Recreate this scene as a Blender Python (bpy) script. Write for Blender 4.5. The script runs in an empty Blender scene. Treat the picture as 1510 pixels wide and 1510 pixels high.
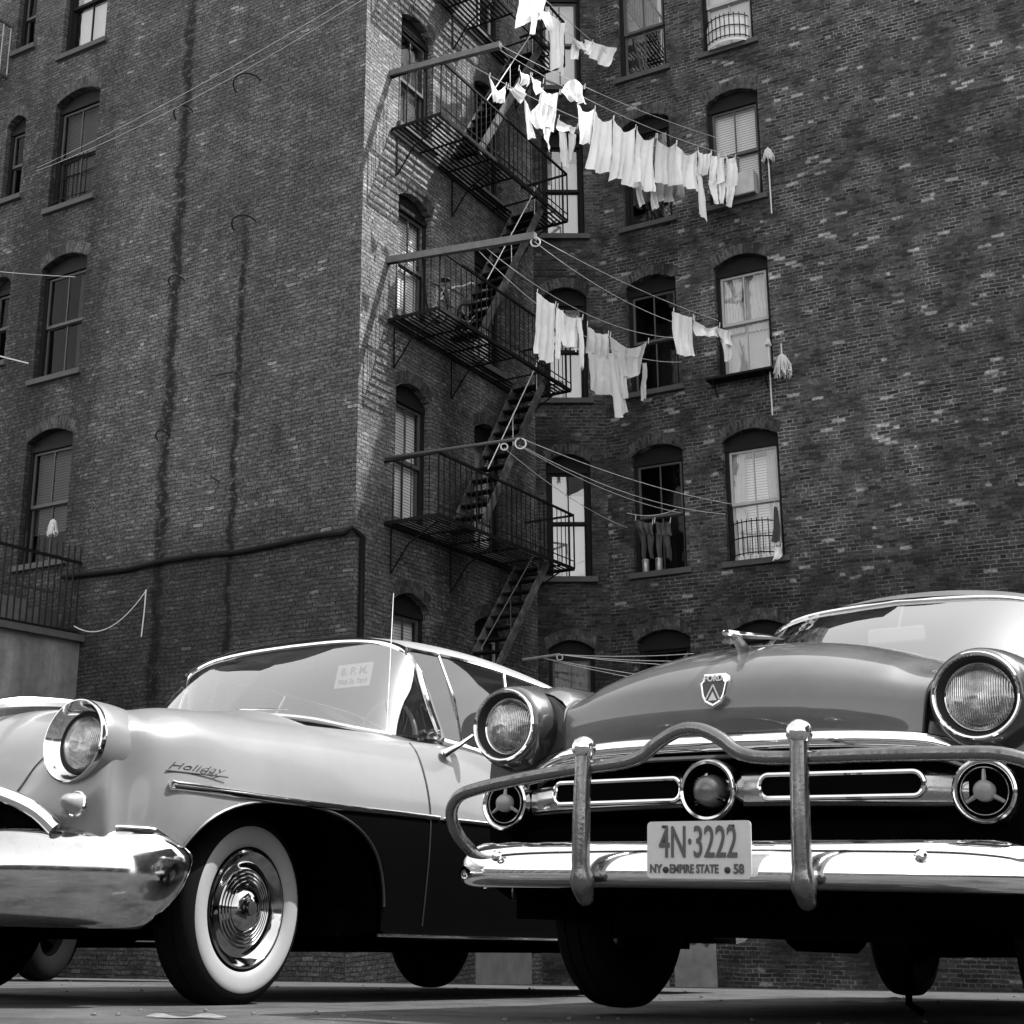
import bpy, math, random
from mathutils import Vector, Matrix, geometry, noise as mnoise
from math import sin, cos, pi, radians, sqrt, exp, hypot
random.seed(7)
V = Vector
SC = bpy.context.scene
COL = SC.collection

# ------------------------------------------------------------------ camera
FPX, TH, RO = 2022.0, radians(15.0), 0.0077
ct, st = cos(TH), sin(TH)
FW = V((0, ct, st)); R0 = V((1, 0, 0)); U0 = V((0, -st, ct))
RIGHT = R0 * cos(RO) - U0 * sin(RO); UP = U0 * cos(RO) + R0 * sin(RO)
cd = bpy.data.cameras.new('camera'); cam = bpy.data.objects.new('camera', cd); COL.objects.link(cam)
cd.sensor_width = 36.0; cd.lens = 36.0 * FPX / 1510.0; cd.clip_start = 0.05; cd.clip_end = 500
cam.matrix_world = Matrix(((RIGHT.x, UP.x, -FW.x, 0), (RIGHT.y, UP.y, -FW.y, 0), (RIGHT.z, UP.z, -FW.z, 0), (0, 0, 0, 1)))
SC.camera = cam

# ------------------------------------------------------------------ world and sun
SUN_EL, SUN_AZ = radians(54), radians(1)       # azimuth measured from +X towards +Y
w = bpy.data.worlds.new('World'); SC.world = w; w.use_nodes = True
nt = w.node_tree; nt.nodes.clear()
sky = nt.nodes.new('ShaderNodeTexSky'); sky.sky_type = 'NISHITA'; sky.sun_disc = False
sky.sun_elevation = SUN_EL; sky.sun_rotation = pi / 2 - SUN_AZ
sky.dust_density = 1.6; sky.air_density = 1.0; sky.ozone_density = 1.0
bw = nt.nodes.new('ShaderNodeRGBToBW'); bg = nt.nodes.new('ShaderNodeBackground'); wo = nt.nodes.new('ShaderNodeOutputWorld')
bg.inputs['Strength'].default_value = 0.15
nt.links.new(sky.outputs[0], bw.inputs[0])
pwn = nt.nodes.new('ShaderNodeMath'); pwn.operation = 'POWER'; pwn.inputs[1].default_value = .62          # thin haze evens the sky out
mul = nt.nodes.new('ShaderNodeMath'); mul.operation = 'MULTIPLY'; mul.inputs[1].default_value = 2.15
nt.links.new(bw.outputs[0], pwn.inputs[0]); nt.links.new(pwn.outputs[0], mul.inputs[0]); nt.links.new(mul.outputs[0], bg.inputs[0]); nt.links.new(bg.outputs[0], wo.inputs[0])
ld = bpy.data.lights.new('sun', 'SUN'); ld.energy = 2.7; ld.angle = radians(0.6); ld.color = (1, 1, 1)
lo = bpy.data.objects.new('sun', ld); COL.objects.link(lo)
sd = V((cos(SUN_EL) * cos(SUN_AZ), cos(SUN_EL) * sin(SUN_AZ), sin(SUN_EL)))
lo.rotation_euler = sd.to_track_quat('Z', 'Y').to_euler(); lo.location = (30, 0, 40)
vs = SC.view_settings; vs.view_transform = 'Standard'; vs.look = 'None'; vs.gamma = 1.0; vs.use_curve_mapping = False
vs.exposure = 1.85
SC.cycles.max_bounces = 7; SC.cycles.transparent_max_bounces = 12; SC.cycles.glossy_bounces = 4; SC.cycles.diffuse_bounces = 3

# ------------------------------------------------------------------ helpers
def ray(px, py):
    d = FW + RIGHT * ((px - 755) / FPX) + UP * ((755 - py) / FPX)
    return d / d.y
def gz(x, y): return -.165 - .055 * y - .022 * x - .013 * max(0, y - 9)
def tag(o, label=None, cat=None, group=None, kind=None):
    if label: o['label'] = label
    if cat: o['category'] = cat
    if group: o['group'] = group
    if kind: o['kind'] = kind
    return o
MATS = {}
ROOTM = {}
def thing(name, loc, label, cat, group=None, M=None):
    o = bpy.data.objects.new(name, None); COL.objects.link(o); o.empty_display_size = .2
    o.matrix_world = M if M is not None else Matrix.Translation(V(loc))
    ROOTM[o.name] = o.matrix_world.copy()
    return tag(o, label, cat, group)
def root_of(o):
    while o.parent: o = o.parent
    return o

class MB:
    """collects geometry; verts are in world coordinates unless built with local=True"""
    def __init__(s): s.v = []; s.f = []; s.uv = []
    def add(s, vs_, fs, uvs=None):
        b = len(s.v); s.v += [V(p) for p in vs_]; s.f += [tuple(b + i for i in f) for f in fs]
        s.uv += (uvs if uvs else [(0, 0)] * len(vs_))
        return s
    def box(s, c, h, ax=None):
        ax = ax or (V((1, 0, 0)), V((0, 1, 0)), V((0, 0, 1))); c = V(c)
        vs_ = [c + ax[0] * h[0] * i + ax[1] * h[1] * j + ax[2] * h[2] * k for i in (-1, 1) for j in (-1, 1) for k in (-1, 1)]
        return s.add(vs_, [(0, 1, 3, 2), (4, 6, 7, 5), (0, 4, 5, 1), (2, 3, 7, 6), (0, 2, 6, 4), (1, 5, 7, 3)])
    def bar(s, p, q, w, h, up=V((0, 0, 1))):
        p, q = V(p), V(q); d = q - p; L = d.length
        if L < 1e-6: return s
        d.normalize(); u = up.copy()
        if abs(u.dot(d)) > .98: u = V((1, 0, 0))
        x = d.cross(u).normalized(); z = x.cross(d).normalized()
        return s.box((p + q) / 2, (w / 2, L / 2, h / 2), (x, d, z))
    def tube(s, pts, r, n=8, closed=False, cap=True, flat=1.0, up=None):
        pts = [V(p) for p in pts]; m = len(pts); rs = r if isinstance(r, (list, tuple)) else [r] * m
        rings = []; u = None
        for i, p in enumerate(pts):
            a = pts[(i - 1) % m] if (closed or i > 0) else p
            b = pts[(i + 1) % m] if (closed or i < m - 1) else p
            t = (b - a).normalized()
            if up is not None:
                u = up - t * up.dot(t)
            elif u is None:
                u = V((0, 0, 1)) if abs(t.z) < .9 else V((1, 0, 0)); u = u - t * u.dot(t)
            else: u = u - t * u.dot(t)
            u.normalize(); v = t.cross(u)
            rings.append([p + (u * cos(2 * pi * k / n) + v * sin(2 * pi * k / n) * flat) * rs[i] for k in range(n)])
        vs_ = [p for r_ in rings for p in r_]; fs = []
        for i in range(m if closed else m - 1):
            for k in range(n):
                a, b = i * n + k, i * n + (k + 1) % n; c, d = ((i + 1) % m) * n + (k + 1) % n, ((i + 1) % m) * n + k
                fs.append((a, b, c, d))
        if cap and not closed:
            fs.append(tuple(range(n))[::-1]); fs.append(tuple((m - 1) * n + k for k in range(n)))
        return s.add(vs_, fs)
    def grid(s, fn, nu, nv, uvf=None, flip=False):
        vs_ = []; uv = []
        for j in range(nv + 1):
            for i in range(nu + 1):
                vs_.append(V(fn(i / nu, j / nv))); uv.append(uvf(i / nu, j / nv) if uvf else (i / nu, j / nv))
        fs = []
        for j in range(nv):
            for i in range(nu):
                a = j * (nu + 1) + i; q = (a, a + 1, a + nu + 2, a + nu + 1)
                fs.append(q[::-1] if flip else q)
        return s.add(vs_, fs, uv)
    def lathe(s, prof, c, ax, n=48, u=None):
        """prof: list of (r, h) along axis ax from centre c"""
        c = V(c); ax = V(ax).normalized(); u = V(u) if u else (V((0, 0, 1)) if abs(ax.z) < .9 else V((1, 0, 0)))
        u = (u - ax * u.dot(ax)).normalized(); v = ax.cross(u); vs_ = []; fs = []
        for r, h in prof:
            for k in range(n):
                t = 2 * pi * k / n; vs_.append(c + ax * h + (u * cos(t) + v * sin(t)) * r)
        for i in range(len(prof) - 1):
            for k in range(n):
                fs.append((i * n + k, i * n + (k + 1) % n, (i + 1) * n + (k + 1) % n, (i + 1) * n + k))
        return s.add(vs_, fs)
    def build(s, name, mat, parent=None, local=False, smooth=True, loc=None, auto=None):
        me = bpy.data.meshes.new(name); o = bpy.data.objects.new(name, me); COL.objects.link(o)
        if parent is not None:
            Mi = Matrix.Identity(4) if local else ROOTM[root_of(parent).name].inverted()
            vs_ = [Mi @ p for p in s.v]; o.parent = parent
        else:
            L = V(loc) if loc is not None else V((0, 0, 0)); vs_ = [p - L for p in s.v]; o.location = L
            ROOTM[o.name] = Matrix.Translation(L)
        me.from_pydata([tuple(p) for p in vs_], [], s.f); me.update()
        ul = me.uv_layers.new(name='UVMap'); 
        for l in me.loops: ul.data[l.index].uv = s.uv[l.vertex_index]
        if smooth:
            me.polygons.foreach_set('use_smooth', [True] * len(me.polygons))
            try: me.set_sharp_from_angle(angle=radians(auto if auto else 38))
            except Exception: pass
        if mat is not None: me.materials.append(mat)
        return o
def bbase(mb):
    xs = [p.x for p in mb.v]; ys = [p.y for p in mb.v]; zs = [p.z for p in mb.v]
    return V(((min(xs) + max(xs)) / 2, (min(ys) + max(ys)) / 2, min(zs)))
def solo(name, mb, mat, label, cat, group=None, kind=None, smooth=True):
    return tag(mb.build(name, mat, None, smooth=smooth, loc=bbase(mb)), label, cat, group, kind)

def cr(P, t):
    """Catmull-Rom through list of tuples P, t in 0..1"""
    n = len(P) - 1; x = min(max(t, 0), 1) * n; i = min(int(x), n - 1); f = x - i
    p0, p1, p2, p3 = P[max(i - 1, 0)], P[i], P[i + 1], P[min(i + 2, n)]
    return tuple(.5 * (2 * b + (c - a) * f + (2 * a - 5 * b + 4 * c - d) * f * f + (3 * b - a - 3 * c + d) * f ** 3) for a, b, c, d in zip(p0, p1, p2, p3))
def crs(P, n): return [V(cr(P, i / n)) for i in range(n + 1)]

# ------------------------------------------------------------------ materials
class NT:
    def __init__(s, name):
        s.m = bpy.data.materials.new(name); s.m.use_nodes = True; s.t = s.m.node_tree; s.t.nodes.clear()
        s.o = s.n('ShaderNodeOutputMaterial')
    def n(s, ty, **k):
        x = s.t.nodes.new(ty)
        for a, b in k.items(): setattr(x, a, b)
        return x
    def set(s, sock, v):
        if isinstance(v, bpy.types.NodeSocket): s.t.links.new(v, sock)
        elif v is not None: sock.default_value = v
    def math(s, op, a, b=None, c=None, clamp=False):
        x = s.n('ShaderNodeMath', operation=op, use_clamp=clamp); s.set(x.inputs[0], a)
        if b is not None: s.set(x.inputs[1], b)
        if c is not None: s.set(x.inputs[2], c)
        return x.outputs[0]
    def noise(s, vec, scale, detail=4, rough=.55, out=0):
        x = s.n('ShaderNodeTexNoise'); s.set(x.inputs['Vector'], vec); x.inputs['Scale'].default_value = scale
        x.inputs['Detail'].default_value = detail; x.inputs['Roughness'].default_value = rough; return x.outputs[out]
    def ramp(s, fac, pts):
        x = s.n('ShaderNodeValToRGB'); s.set(x.inputs[0], fac); e = x.color_ramp.elements
        while len(e) < len(pts): e.new(.5)
        for i, (p, v) in enumerate(pts): e[i].position = p; e[i].color = (v, v, v, 1)
        return x.outputs[0]
    def mix(s, f, a, b):
        x = s.n('ShaderNodeMix', data_type='FLOAT'); s.set(x.inputs[0], f); s.set(x.inputs[2], a); s.set(x.inputs[3], b); return x.outputs[0]
    def coord(s, k='Object'): return s.n('ShaderNodeTexCoord').outputs[k]
    def mapv(s, vec, sc=(1, 1, 1), loc=(0, 0, 0)):
        x = s.n('ShaderNodeMapping'); s.set(x.inputs[0], vec); x.inputs['Scale'].default_value = sc; x.inputs['Location'].default_value = loc; return x.outputs[0]
    def bump(s, h, dist=.01, strength=.5, nrm=None):
        x = s.n('ShaderNodeBump'); s.set(x.inputs['Height'], h); x.inputs['Distance'].default_value = dist; x.inputs['Strength'].default_value = strength
        if nrm: s.set(x.inputs['Normal'], nrm)
        return x.outputs[0]
    def bsdf(s, col, rough=.5, metal=0., nrm=None, coat=0., spec=.5, sheen=0., coatr=.03):
        x = s.n('ShaderNodeBsdfPrincipled')
        if isinstance(col, (int, float)): x.inputs['Base Color'].default_value = (col, col, col, 1)
        else: s.set(x.inputs['Base Color'], col)
        s.set(x.inputs['Roughness'], rough); s.set(x.inputs['Metallic'], metal)
        x.inputs['Coat Weight'].default_value = coat; x.inputs['Coat Roughness'].default_value = coatr; x.inputs['Specular IOR Level'].default_value = spec
        if nrm: s.set(x.inputs['Normal'], nrm)
        return x
    def out(s, sh): s.t.links.new(sh.outputs[0] if hasattr(sh, 'outputs') else sh, s.o.inputs['Surface']); MATS[s.m.name] = s.m; return s.m

def simple(name, g, rough=.6, metal=0., var=.25, scale=6., bump=0., bscale=40., coat=0., spec=.5, rvar=0.):
    t = NT(name); c = t.coord()
    nz = t.noise(c, scale, 5, .6)
    col = t.math('MULTIPLY', t.math('MULTIPLY_ADD', t.math('SUBTRACT', nz, .5), var * 2, 1.0), g)
    n2 = t.bump(t.noise(c, bscale, 4, .6), .004, bump) if bump else None
    ro = t.math('MULTIPLY_ADD', t.noise(c, scale * 2.3, 4), rvar, rough - rvar / 2, clamp=True) if rvar else rough
    return t.out(t.bsdf(col, ro, metal, n2, coat, spec))
def worn(name, g0, g1, rough=.45, metal=.6, scale=12, thr=.5, vs_=1.0):
    t = NT(name); c = t.coord(); c2 = t.mapv(c, (1, 1, vs_))
    f = t.ramp(t.noise(c2, scale, 8, .7), [(thr - .1, 0), (thr + .12, 1)])
    return t.out(t.bsdf(t.mix(f, g0, g1), t.mix(f, rough, rough + .25), t.mix(f, metal, metal * .4), t.bump(t.noise(c, 90, 3), .002, .4)))
def paint(name, g, rough=.35, coat=1.0, dust=.04, metal=0.0, coatr=.04, speck=.0):
    t = NT(name); c = t.coord()
    d = t.ramp(t.noise(c, 4, 7, .65), [(.35, 0), (.75, 1)])
    col = t.math('MULTIPLY_ADD', d, dust, g)
    b = t.bump(t.noise(c, 3.5, 2, .4), .01, .03)
    b = t.bump(t.noise(c, 600, 2, .4), .0005, .25, b)
    return t.out(t.bsdf(col, t.math('MULTIPLY_ADD', d, .15, rough), metal, b, coat, coatr=coatr))
def chrome(name, g=.8, rough=.06, grime=.25, scale=9., pit=0.):
    t = NT(name); c = t.coord()
    f = t.ramp(t.noise(c, scale, 8, .7), [(.48, 0), (.72, 1)])
    sp = t.ramp(t.noise(c, 85, 3, .7), [(.66, 0), (.72, 1)])
    k = t.math('MULTIPLY', f, grime); k = t.math('ADD', k, t.math('MULTIPLY', sp, pit), clamp=True)
    return t.out(t.bsdf(t.mix(k, g, g * .35), t.mix(k, rough, .45), 1.0, t.bump(t.noise(c, 5, 2, .4), .01, .05)))
def glass(name, refl=.15, rough=.02, tint=.85, wav=.0, k=.75):
    """thin window glass: fresnel-weighted reflection over a tinted see-through"""
    t = NT(name); c = t.coord()
    nb = t.bump(t.noise(c, 2.2, 2, .4), .02, wav) if wav else None
    lw = t.n('ShaderNodeLayerWeight'); lw.inputs['Blend'].default_value = .35
    if nb: t.set(lw.inputs['Normal'], nb)
    fr = t.math('POWER', lw.outputs['Facing'], 2.2)
    f = t.math('MULTIPLY_ADD', fr, k, refl, clamp=True)
    gl = t.n('ShaderNodeBsdfGlossy'); gl.inputs['Roughness'].default_value = rough; gl.inputs[0].default_value = (.95, .95, .95, 1)
    if nb: t.set(gl.inputs['Normal'], nb)
    tr = t.n('ShaderNodeBsdfTransparent'); tr.inputs[0].default_value = (tint, tint, tint, 1)
    mx = t.n('ShaderNodeMixShader'); t.set(mx.inputs[0], f); t.set(mx.inputs[1], tr.outputs[0]); t.set(mx.inputs[2], gl.outputs[0])
    return t.out(mx)

def brick(name, base=.07, mort=.11, pale=.965, palev=.2, streaks=(), seed=0., bc=1.0, rough_=1.0, spk=.5, mcov=.0, low_shade=None):
    t = NT(name); uv = t.coord('UV'); uv = t.mapv(uv, (1, 1, 1), (seed, 0, 0))
    # wobble the courses a little, as hand-laid work is
    nzv = t.noise(uv, 1.3, 3, .5, 1); nzf = t.noise(uv, 14, 3, .6, 1)
    def vm(op, a, b=None, sc=None):
        x = t.n('ShaderNodeVectorMath', operation=op); t.set(x.inputs[0], a)
        if b is not None: t.set(x.inputs[1], b)
        if sc is not None: x.inputs['Scale'].default_value = sc
        return x.outputs[0]
    d = vm('ADD', vm('SCALE', vm('SUBTRACT', nzv, (.5, .5, .5)), None, .07), vm('SCALE', vm('SUBTRACT', nzf, (.5, .5, .5)), None, .018 + .014 * spk))
    uvd = vm('ADD', uv, d)
    bt = t.n('ShaderNodeTexBrick'); t.set(bt.inputs['Vector'], uvd); bt.offset = .5; bt.squash = .5; bt.squash_frequency = 6
    bt.inputs['Color1'].default_value = (0, 0, 0, 1); bt.inputs['Color2'].default_value = (1, 1, 1, 1); bt.inputs['Mortar'].default_value = (0, 0, 0, 1)
    for k, v in (('Scale', 1.), ('Mortar Size', .0085), ('Mortar Smooth', .15), ('Bias', 0.), ('Brick Width', .215), ('Row Height', .0675)): bt.inputs[k].default_value = v
    rnd = bt.outputs['Color']; mo = bt.outputs['Fac']
    big = t.noise(uv, .35, 4, .55); mid = t.noise(uv, 2.2, 5, .6); fine = t.noise(uvd, 38, 6, .7)
    # per-brick value
    bv = t.ramp(rnd, [(0, .38), (.12, .62), (.5, .95), (.85, 1.3), (1, 1.6)])
    pm = t.math('ADD', rnd, t.math('MULTIPLY', t.math('SUBTRACT', mid, .5), .30))
    pf = t.ramp(pm, [(pale, 0), (pale + .015, 1)])
    pf = t.math('MULTIPLY', pf, t.ramp(fine, [(.36, .15), (.55, 1)]))
    bv = t.math('MULTIPLY_ADD', t.math('SUBTRACT', bv, 1.0), bc, 1.0)
    col = t.math('MULTIPLY', bv, base)
    col = t.math('MULTIPLY', col, t.math('MULTIPLY_ADD', fine, 2.6 * rough_, 1 - 1.28 * rough_, clamp=False))
    col = t.mix(pf, col, palev)
    # mortar: pale where raked joints still show, sooty elsewhere
    mf = t.ramp(t.noise(uv, 1.1, 6, .65), [(.38, .12), (.58, 1.0)])
    mc = t.math('MULTIPLY', mf, mort)
    mm = t.math('MULTIPLY', mo, t.ramp(t.noise(uv, 16, 3, .6), [(.34 + mcov, .05 if mcov else .45), (.56 + mcov, 1)]))
    col = t.mix(mm, col, mc)
    sk = t.noise(t.mapv(uvd, (7.5, 21, 1)), 1.0, 6, .75)
    col = t.math('MULTIPLY', col, t.ramp(sk, [(.30, 1 - .75 * spk), (.5, 1.0), (.60, 1 + .45 * spk), (.72, 1 + 1.7 * spk)]))
    # smears of mortar/limewash over bricks and soot patches
    col = t.math('MULTIPLY', col, t.ramp(big, [(.32, .68), (.66, 1.25)]))
    col = t.math('MULTIPLY', col, t.ramp(mid, [(.28, .68), (.5, .98), (.70, 1.28)]))
    vstr = t.noise(t.mapv(uv, (3.0, .22, 1)), 1.0, 5, .6)
    col = t.math('MULTIPLY', col, t.ramp(vstr, [(.3, .78), (.6, 1.08)]))
    sep = t.n('ShaderNodeSeparateXYZ'); t.set(sep.inputs[0], uv)
    U, Z = sep.outputs[0], sep.outputs[1]
    if low_shade:      # painted shade low on the wall, with a ragged edge
        zz = t.math('ADD', Z, t.math('MULTIPLY', t.math('SUBTRACT', t.noise(uv, .9, 6, .65), .5), low_shade[1]))
        sm = t.math('MULTIPLY_ADD', t.math('SUBTRACT', low_shade[0], zz), 1.0, .5, clamp=True)
        col = t.math('MULTIPLY', col, t.math('SUBTRACT', 1.0, t.math('MULTIPLY', sm, low_shade[2])))
    for (s0, wd, z0, z1, k) in streaks:
        wob = t.math('MULTIPLY', t.math('SUBTRACT', t.noise(t.mapv(uv, (0.01, 1.2, 1)), 1.2, 5, .6), .5), .35)
        dx = t.math('ABSOLUTE', t.math('SUBTRACT', t.math('SUBTRACT', U, s0 + seed), wob))
        wn = t.math('MULTIPLY_ADD', t.noise(t.mapv(uv, (.8, 1.6, 1), (0, 3 + s0, 0)), 1.4, 6, .75), wd * 2.6, -wd * .35); wn = t.math('MAXIMUM', wn, .012)
        m = t.math('SUBTRACT', 1.0, t.math('DIVIDE', dx, wn), clamp=True)
        m = t.math('MULTIPLY', m, t.ramp(t.noise(uvd, 9, 5, .7), [(.36, .1), (.56, 1.9)]), clamp=True)
        zf = t.math('MULTIPLY', t.math('MULTIPLY', t.math('SUBTRACT', Z, z0), 1.5, clamp=True), t.math('MULTIPLY', t.math('SUBTRACT', z1, Z), .7, clamp=True))
        col = t.math('MULTIPLY', col, t.math('SUBTRACT', 1.0, t.math('MULTIPLY', t.math('MULTIPLY', m, zf), k)))
    h = t.math('ADD', t.math('MULTIPLY', t.math('SUBTRACT', 1.0, mo), 1.0), t.math('ADD', t.math('MULTIPLY', fine, .5), t.math('MULTIPLY', rnd, .4)))
    nr = t.bump(h, .02 * rough_, .9)
    return t.out(t.bsdf(col, .85, 0, nr, spec=.25))

M_A = brick('brick_low_shade_wall', .086, .014, .985, .22, bc=.5, rough_=1.9, spk=.8, mcov=.05, low_shade=(5.2, 1.6, .5), streaks=((3.93, .17, 2.2, 16.6, .9), (2.42, .10, 2.0, 11.4, .9), (6.0, .6, 2.0, 16.0, .5), (7.5, 1.3, 2.0, 15.5, .6), (9.6, 1.3, 2, 16, .6)))
M_B = brick('brick_sunlit_wall', .15, .025, .93, .22, seed=31.7, bc=.5, rough_=1.7, spk=.75, mcov=.05, low_shade=(6.0, 2.0, .4), streaks=((2.7, .7, 2, 9.5, .6), (4.6, 1.0, 2, 16, .55)))  # lighter base paints in sunlight, the dark streaks its shaded part
M_C = brick('brick_court_wall', .038, .11, .98, .15, seed=53.1, low_shade=(4.8, 1.2, .35), spk=.7, rough_=1.3)
M_D = brick('brick_patchy_wall', .048, .20, .965, .32, seed=77.3, low_shade=(5.0, 2.2, .4), spk=.6, rough_=1.3, bc=1.1, streaks=((1.0, .5, 8.3, 9.4, .6), (2.8, .6, 7.3, 9.2, .6), (1.0, .5, 4.2, 6.0, .6), (2.8, .6, 3.9, 5.9, .6), (2.8, .6, 10.6, 12.7, .6), (1.0, .6, 10.6, 12.7, .5)))
M_ARCH = brick('brick_arch', .055, .13, 1.1, .15, seed=11.3)
def stucco():
    t = NT('stained_stucco'); c = t.coord(); a = t.noise(t.mapv(c, (2.4, 2.4, .35)), 1.0, 6, .65); b = t.noise(c, 3.2, 7, .7)
    w_ = t.ramp(t.noise(t.mapv(c, (5, 5, .8)), 1.0, 5, .7), [(.60, 0), (.66, 1)])
    col = t.math('MULTIPLY', t.math('MULTIPLY_ADD', a, .26, .03), t.math('MULTIPLY_ADD', b, 1.6, .15)); col = t.mix(t.math('MULTIPLY', w_, .5), col, .22)
    return t.out(t.bsdf(col, .9, 0, t.bump(t.noise(c, 18, 5, .7), .02, .6)))
M_STUC = stucco()
M_STONE = simple('sooty_stone', .06, .85, var=.4, scale=5, bump=.5)
M_IRON = simple('black_iron', .007, .7, metal=.0, var=.4, scale=9, bump=.3, spec=.12)
M_FRAME = simple('dark_frame_paint', .008, .7, var=.5, scale=8, bump=.2, spec=.15)
M_FRAMEL = simple('grey_frame_paint', .05, .6, var=.4, scale=8, bump=.2)
M_SASHW = simple('pale_sash_paint', .32, .55, var=.35, scale=7, bump=.2)
M_WOOD = simple('weathered_wood', .11, .8, var=.5, scale=7, bump=.6)
M_LTROD = simple('light_rod', .5, .5, var=.3, scale=6)
M_ROPE = simple('cotton_rope', .62, .8, var=.2, scale=30)
M_MOP = simple('mop_yarn', .48, .9, var=.5, scale=30, bump=.8, bscale=160)
M_DARKCL = simple('dark_cloth', .05, .9, var=.4, scale=12, bump=.4)
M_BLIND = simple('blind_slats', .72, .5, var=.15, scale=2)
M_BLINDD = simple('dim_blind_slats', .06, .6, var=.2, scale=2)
M_CURT = simple('curtain_cloth', .62, .9, var=.25, scale=4)
M_SHADE_SKY = simple('pale_shade_and_sky', .50, .8, var=.25, scale=2)  # roller shades, and sky reflection painted behind some panes
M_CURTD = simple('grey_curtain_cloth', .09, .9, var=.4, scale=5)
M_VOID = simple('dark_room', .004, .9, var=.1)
M_ROOF = simple('tar_roof', .04, .9)
M_PLAID = simple('grey_cloth', .4, .9, var=.3, scale=14)
M_TIN = simple('tin_can', .4, .35, metal=.6)
G_DIM = glass('window_glass', .03, .03, .85, .2, k=.22)
G_DRK = glass('dark_window_glass', .012, .03, .7, .2, k=.10)
G_MID = glass('old_window_glass', .11, .03, .8, .35)
G_SKY = glass('bright_window_glass', .17, .02, .7, .04)

def cloth_mat(name, g):
    t = NT(name); c = t.coord()
    col = t.math('MULTIPLY', t.math('MULTIPLY_ADD', t.noise(c, 3, 5, .6), .16, .92), g)
    b = t.bump(t.noise(c, 7, 6, .68), .03, .4)
    d = t.bsdf(col, .9, 0, b, spec=.1)
    tl = t.n('ShaderNodeBsdfTranslucent'); tl.inputs[0].default_value = (g, g, g, 1); t.set(tl.inputs['Normal'], b)
    mx = t.n('ShaderNodeMixShader'); mx.inputs[0].default_value = .3
    t.set(mx.inputs[1], d.outputs[0]); t.set(mx.inputs[2], tl.outputs[0]); return t.out(mx)
M_CLOTH = cloth_mat('white_laundry', .90)
M_CLOTHG = cloth_mat('offwhite_laundry', .70)

def asphalt():
    t = NT('asphalt'); c = t.coord()
    a = t.noise(c, 1.2, 6, .6); g = t.noise(c, 160, 3, .7); p = t.ramp(t.noise(c, 55, 2, .6), [(.70, 0), (.74, 1)])
    col = t.math('MULTIPLY', t.math('MULTIPLY_ADD', a, .075, .02), t.math('MULTIPLY_ADD', g, 1.2, .4))
    col = t.mix(p, col, .28)
    dk = t.ramp(t.noise(c, 2.6, 6, .75), [(.34, .35), (.5, 1), (.66, 1.4)]); col = t.math('MULTIPLY', col, dk)
    return t.out(t.bsdf(col, .85, 0, t.bump(t.math('ADD', g, t.math('MULTIPLY', a, .8)), .012, .8), spec=.3))
M_ASPH = asphalt()

# ------------------------------------------------------------------ ground
g = MB()
xs = [-160, -60, -30, -16] + [-12 + i * .8 for i in range(36)] + [20, 30, 60, 160]
ys = [-160, -60, -25, -8] + [-4 + i * .8 for i in range(42)] + [34, 60, 160]
vs_ = []; 
for yy in ys:
    for xx in xs:
        X = max(-25, min(25, xx)); Y = max(-12, min(32, yy))
        vs_.append((xx, yy, gz(X, Y)))
nx = len(xs)
g.add(vs_, [(j * nx + i, j * nx + i + 1, (j + 1) * nx + i + 1, (j + 1) * nx + i) for j in range(len(ys) - 1) for i in range(nx - 1)])
tag(g.build('ground', M_ASPH), kind='structure', label='worn asphalt parking lot sloping away to the tenement')

# ------------------------------------------------------------------ tenement
P0 = V((-2.33, 19.7, 0)); P1 = V((.45, 24.52, 0)); P2 = V((1.78, 24.55, 0))
dA = V((-.866, .5, 0)).normalized(); dB = (P1 - P0).normalized(); dC = (P2 - P1).normalized(); dD = V((.875, -.484, 0)).normalized()
nA = V((-.5, -.866, 0)); nB = V((dB.y, -dB.x, 0)); nC = V((dC.y, -dC.x, 0)); nD = V((dD.y, -dD.x, 0))
LA, LB, LC, LD = 13.0, (P1 - P0).length, (P2 - P1).length, 15.5
ZB, ZT = -3.0, 22.4
WALL = {'A': (P0, dA, nA, LA, M_A), 'B': (P0, dB, nB, LB, M_B), 'C': (P1, dC, nC, LC, M_C), 'D': (P2, dD, nD, LD, M_D)}
def pw(w_, s, z, off=0.): P, d, n, *_ = WALL[w_]; return P + d * s + n * off + V((0, 0, z))
def onplane(P, n, px, py):
    r = ray(px, py); t = P.dot(n) / r.dot(n); return r * t
tene = thing('tenement_building', (0, 22, -1.5), 'dark sooty brick tenement with arched windows round a narrow light court, behind the cars', 'building')

def openings():
    O = {k: [] for k in 'ABCD'}
    F = [(4.1, 2.0), (7.55, 5.33), (10.93, 8.78), (14.35, 12.18), (17.7, 15.45)]     # springing line, sill for each storey
    for i, (sp, si) in enumerate(F):
        O['A'].append((6.15, 7.32, si, sp + .05, 'A%d' % (i + 1)))
        O['A'].append((8.15, 8.68, si + .55, sp, 'N%d' % (i + 1)))
        O['A'].append((10.4, 11.5, si, sp, 'Z%d' % (i + 1)))
        O['B'].append((1.0, 1.98, si + .1 if i else 2.0, sp + .05, 'B%d' % (i + 1)))
        O['B'].append((3.38, 4.36, si + .1 if i else 2.0, sp + .05, 'b%d' % (i + 1)))
        O['C'].append((.19, 1.02, si, sp - .03 if i else 4.0, 'C%d' % (i + 1)))
        O['D'].append((.5, 1.52, si, sp, 'D%d' % (i + 1)))
        O['D'].append((2.28, 3.32, si, sp, 'E%d' % (i + 1)))
    return O
OP = openings()
ARCH = .17
def arch_pts(s0, s1, z, rise=ARCH, n=8):
    return [(s0 + (s1 - s0) * i / n, z + rise * (1 - (2 * i / n - 1) ** 2)) for i in range(n + 1)]
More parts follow.
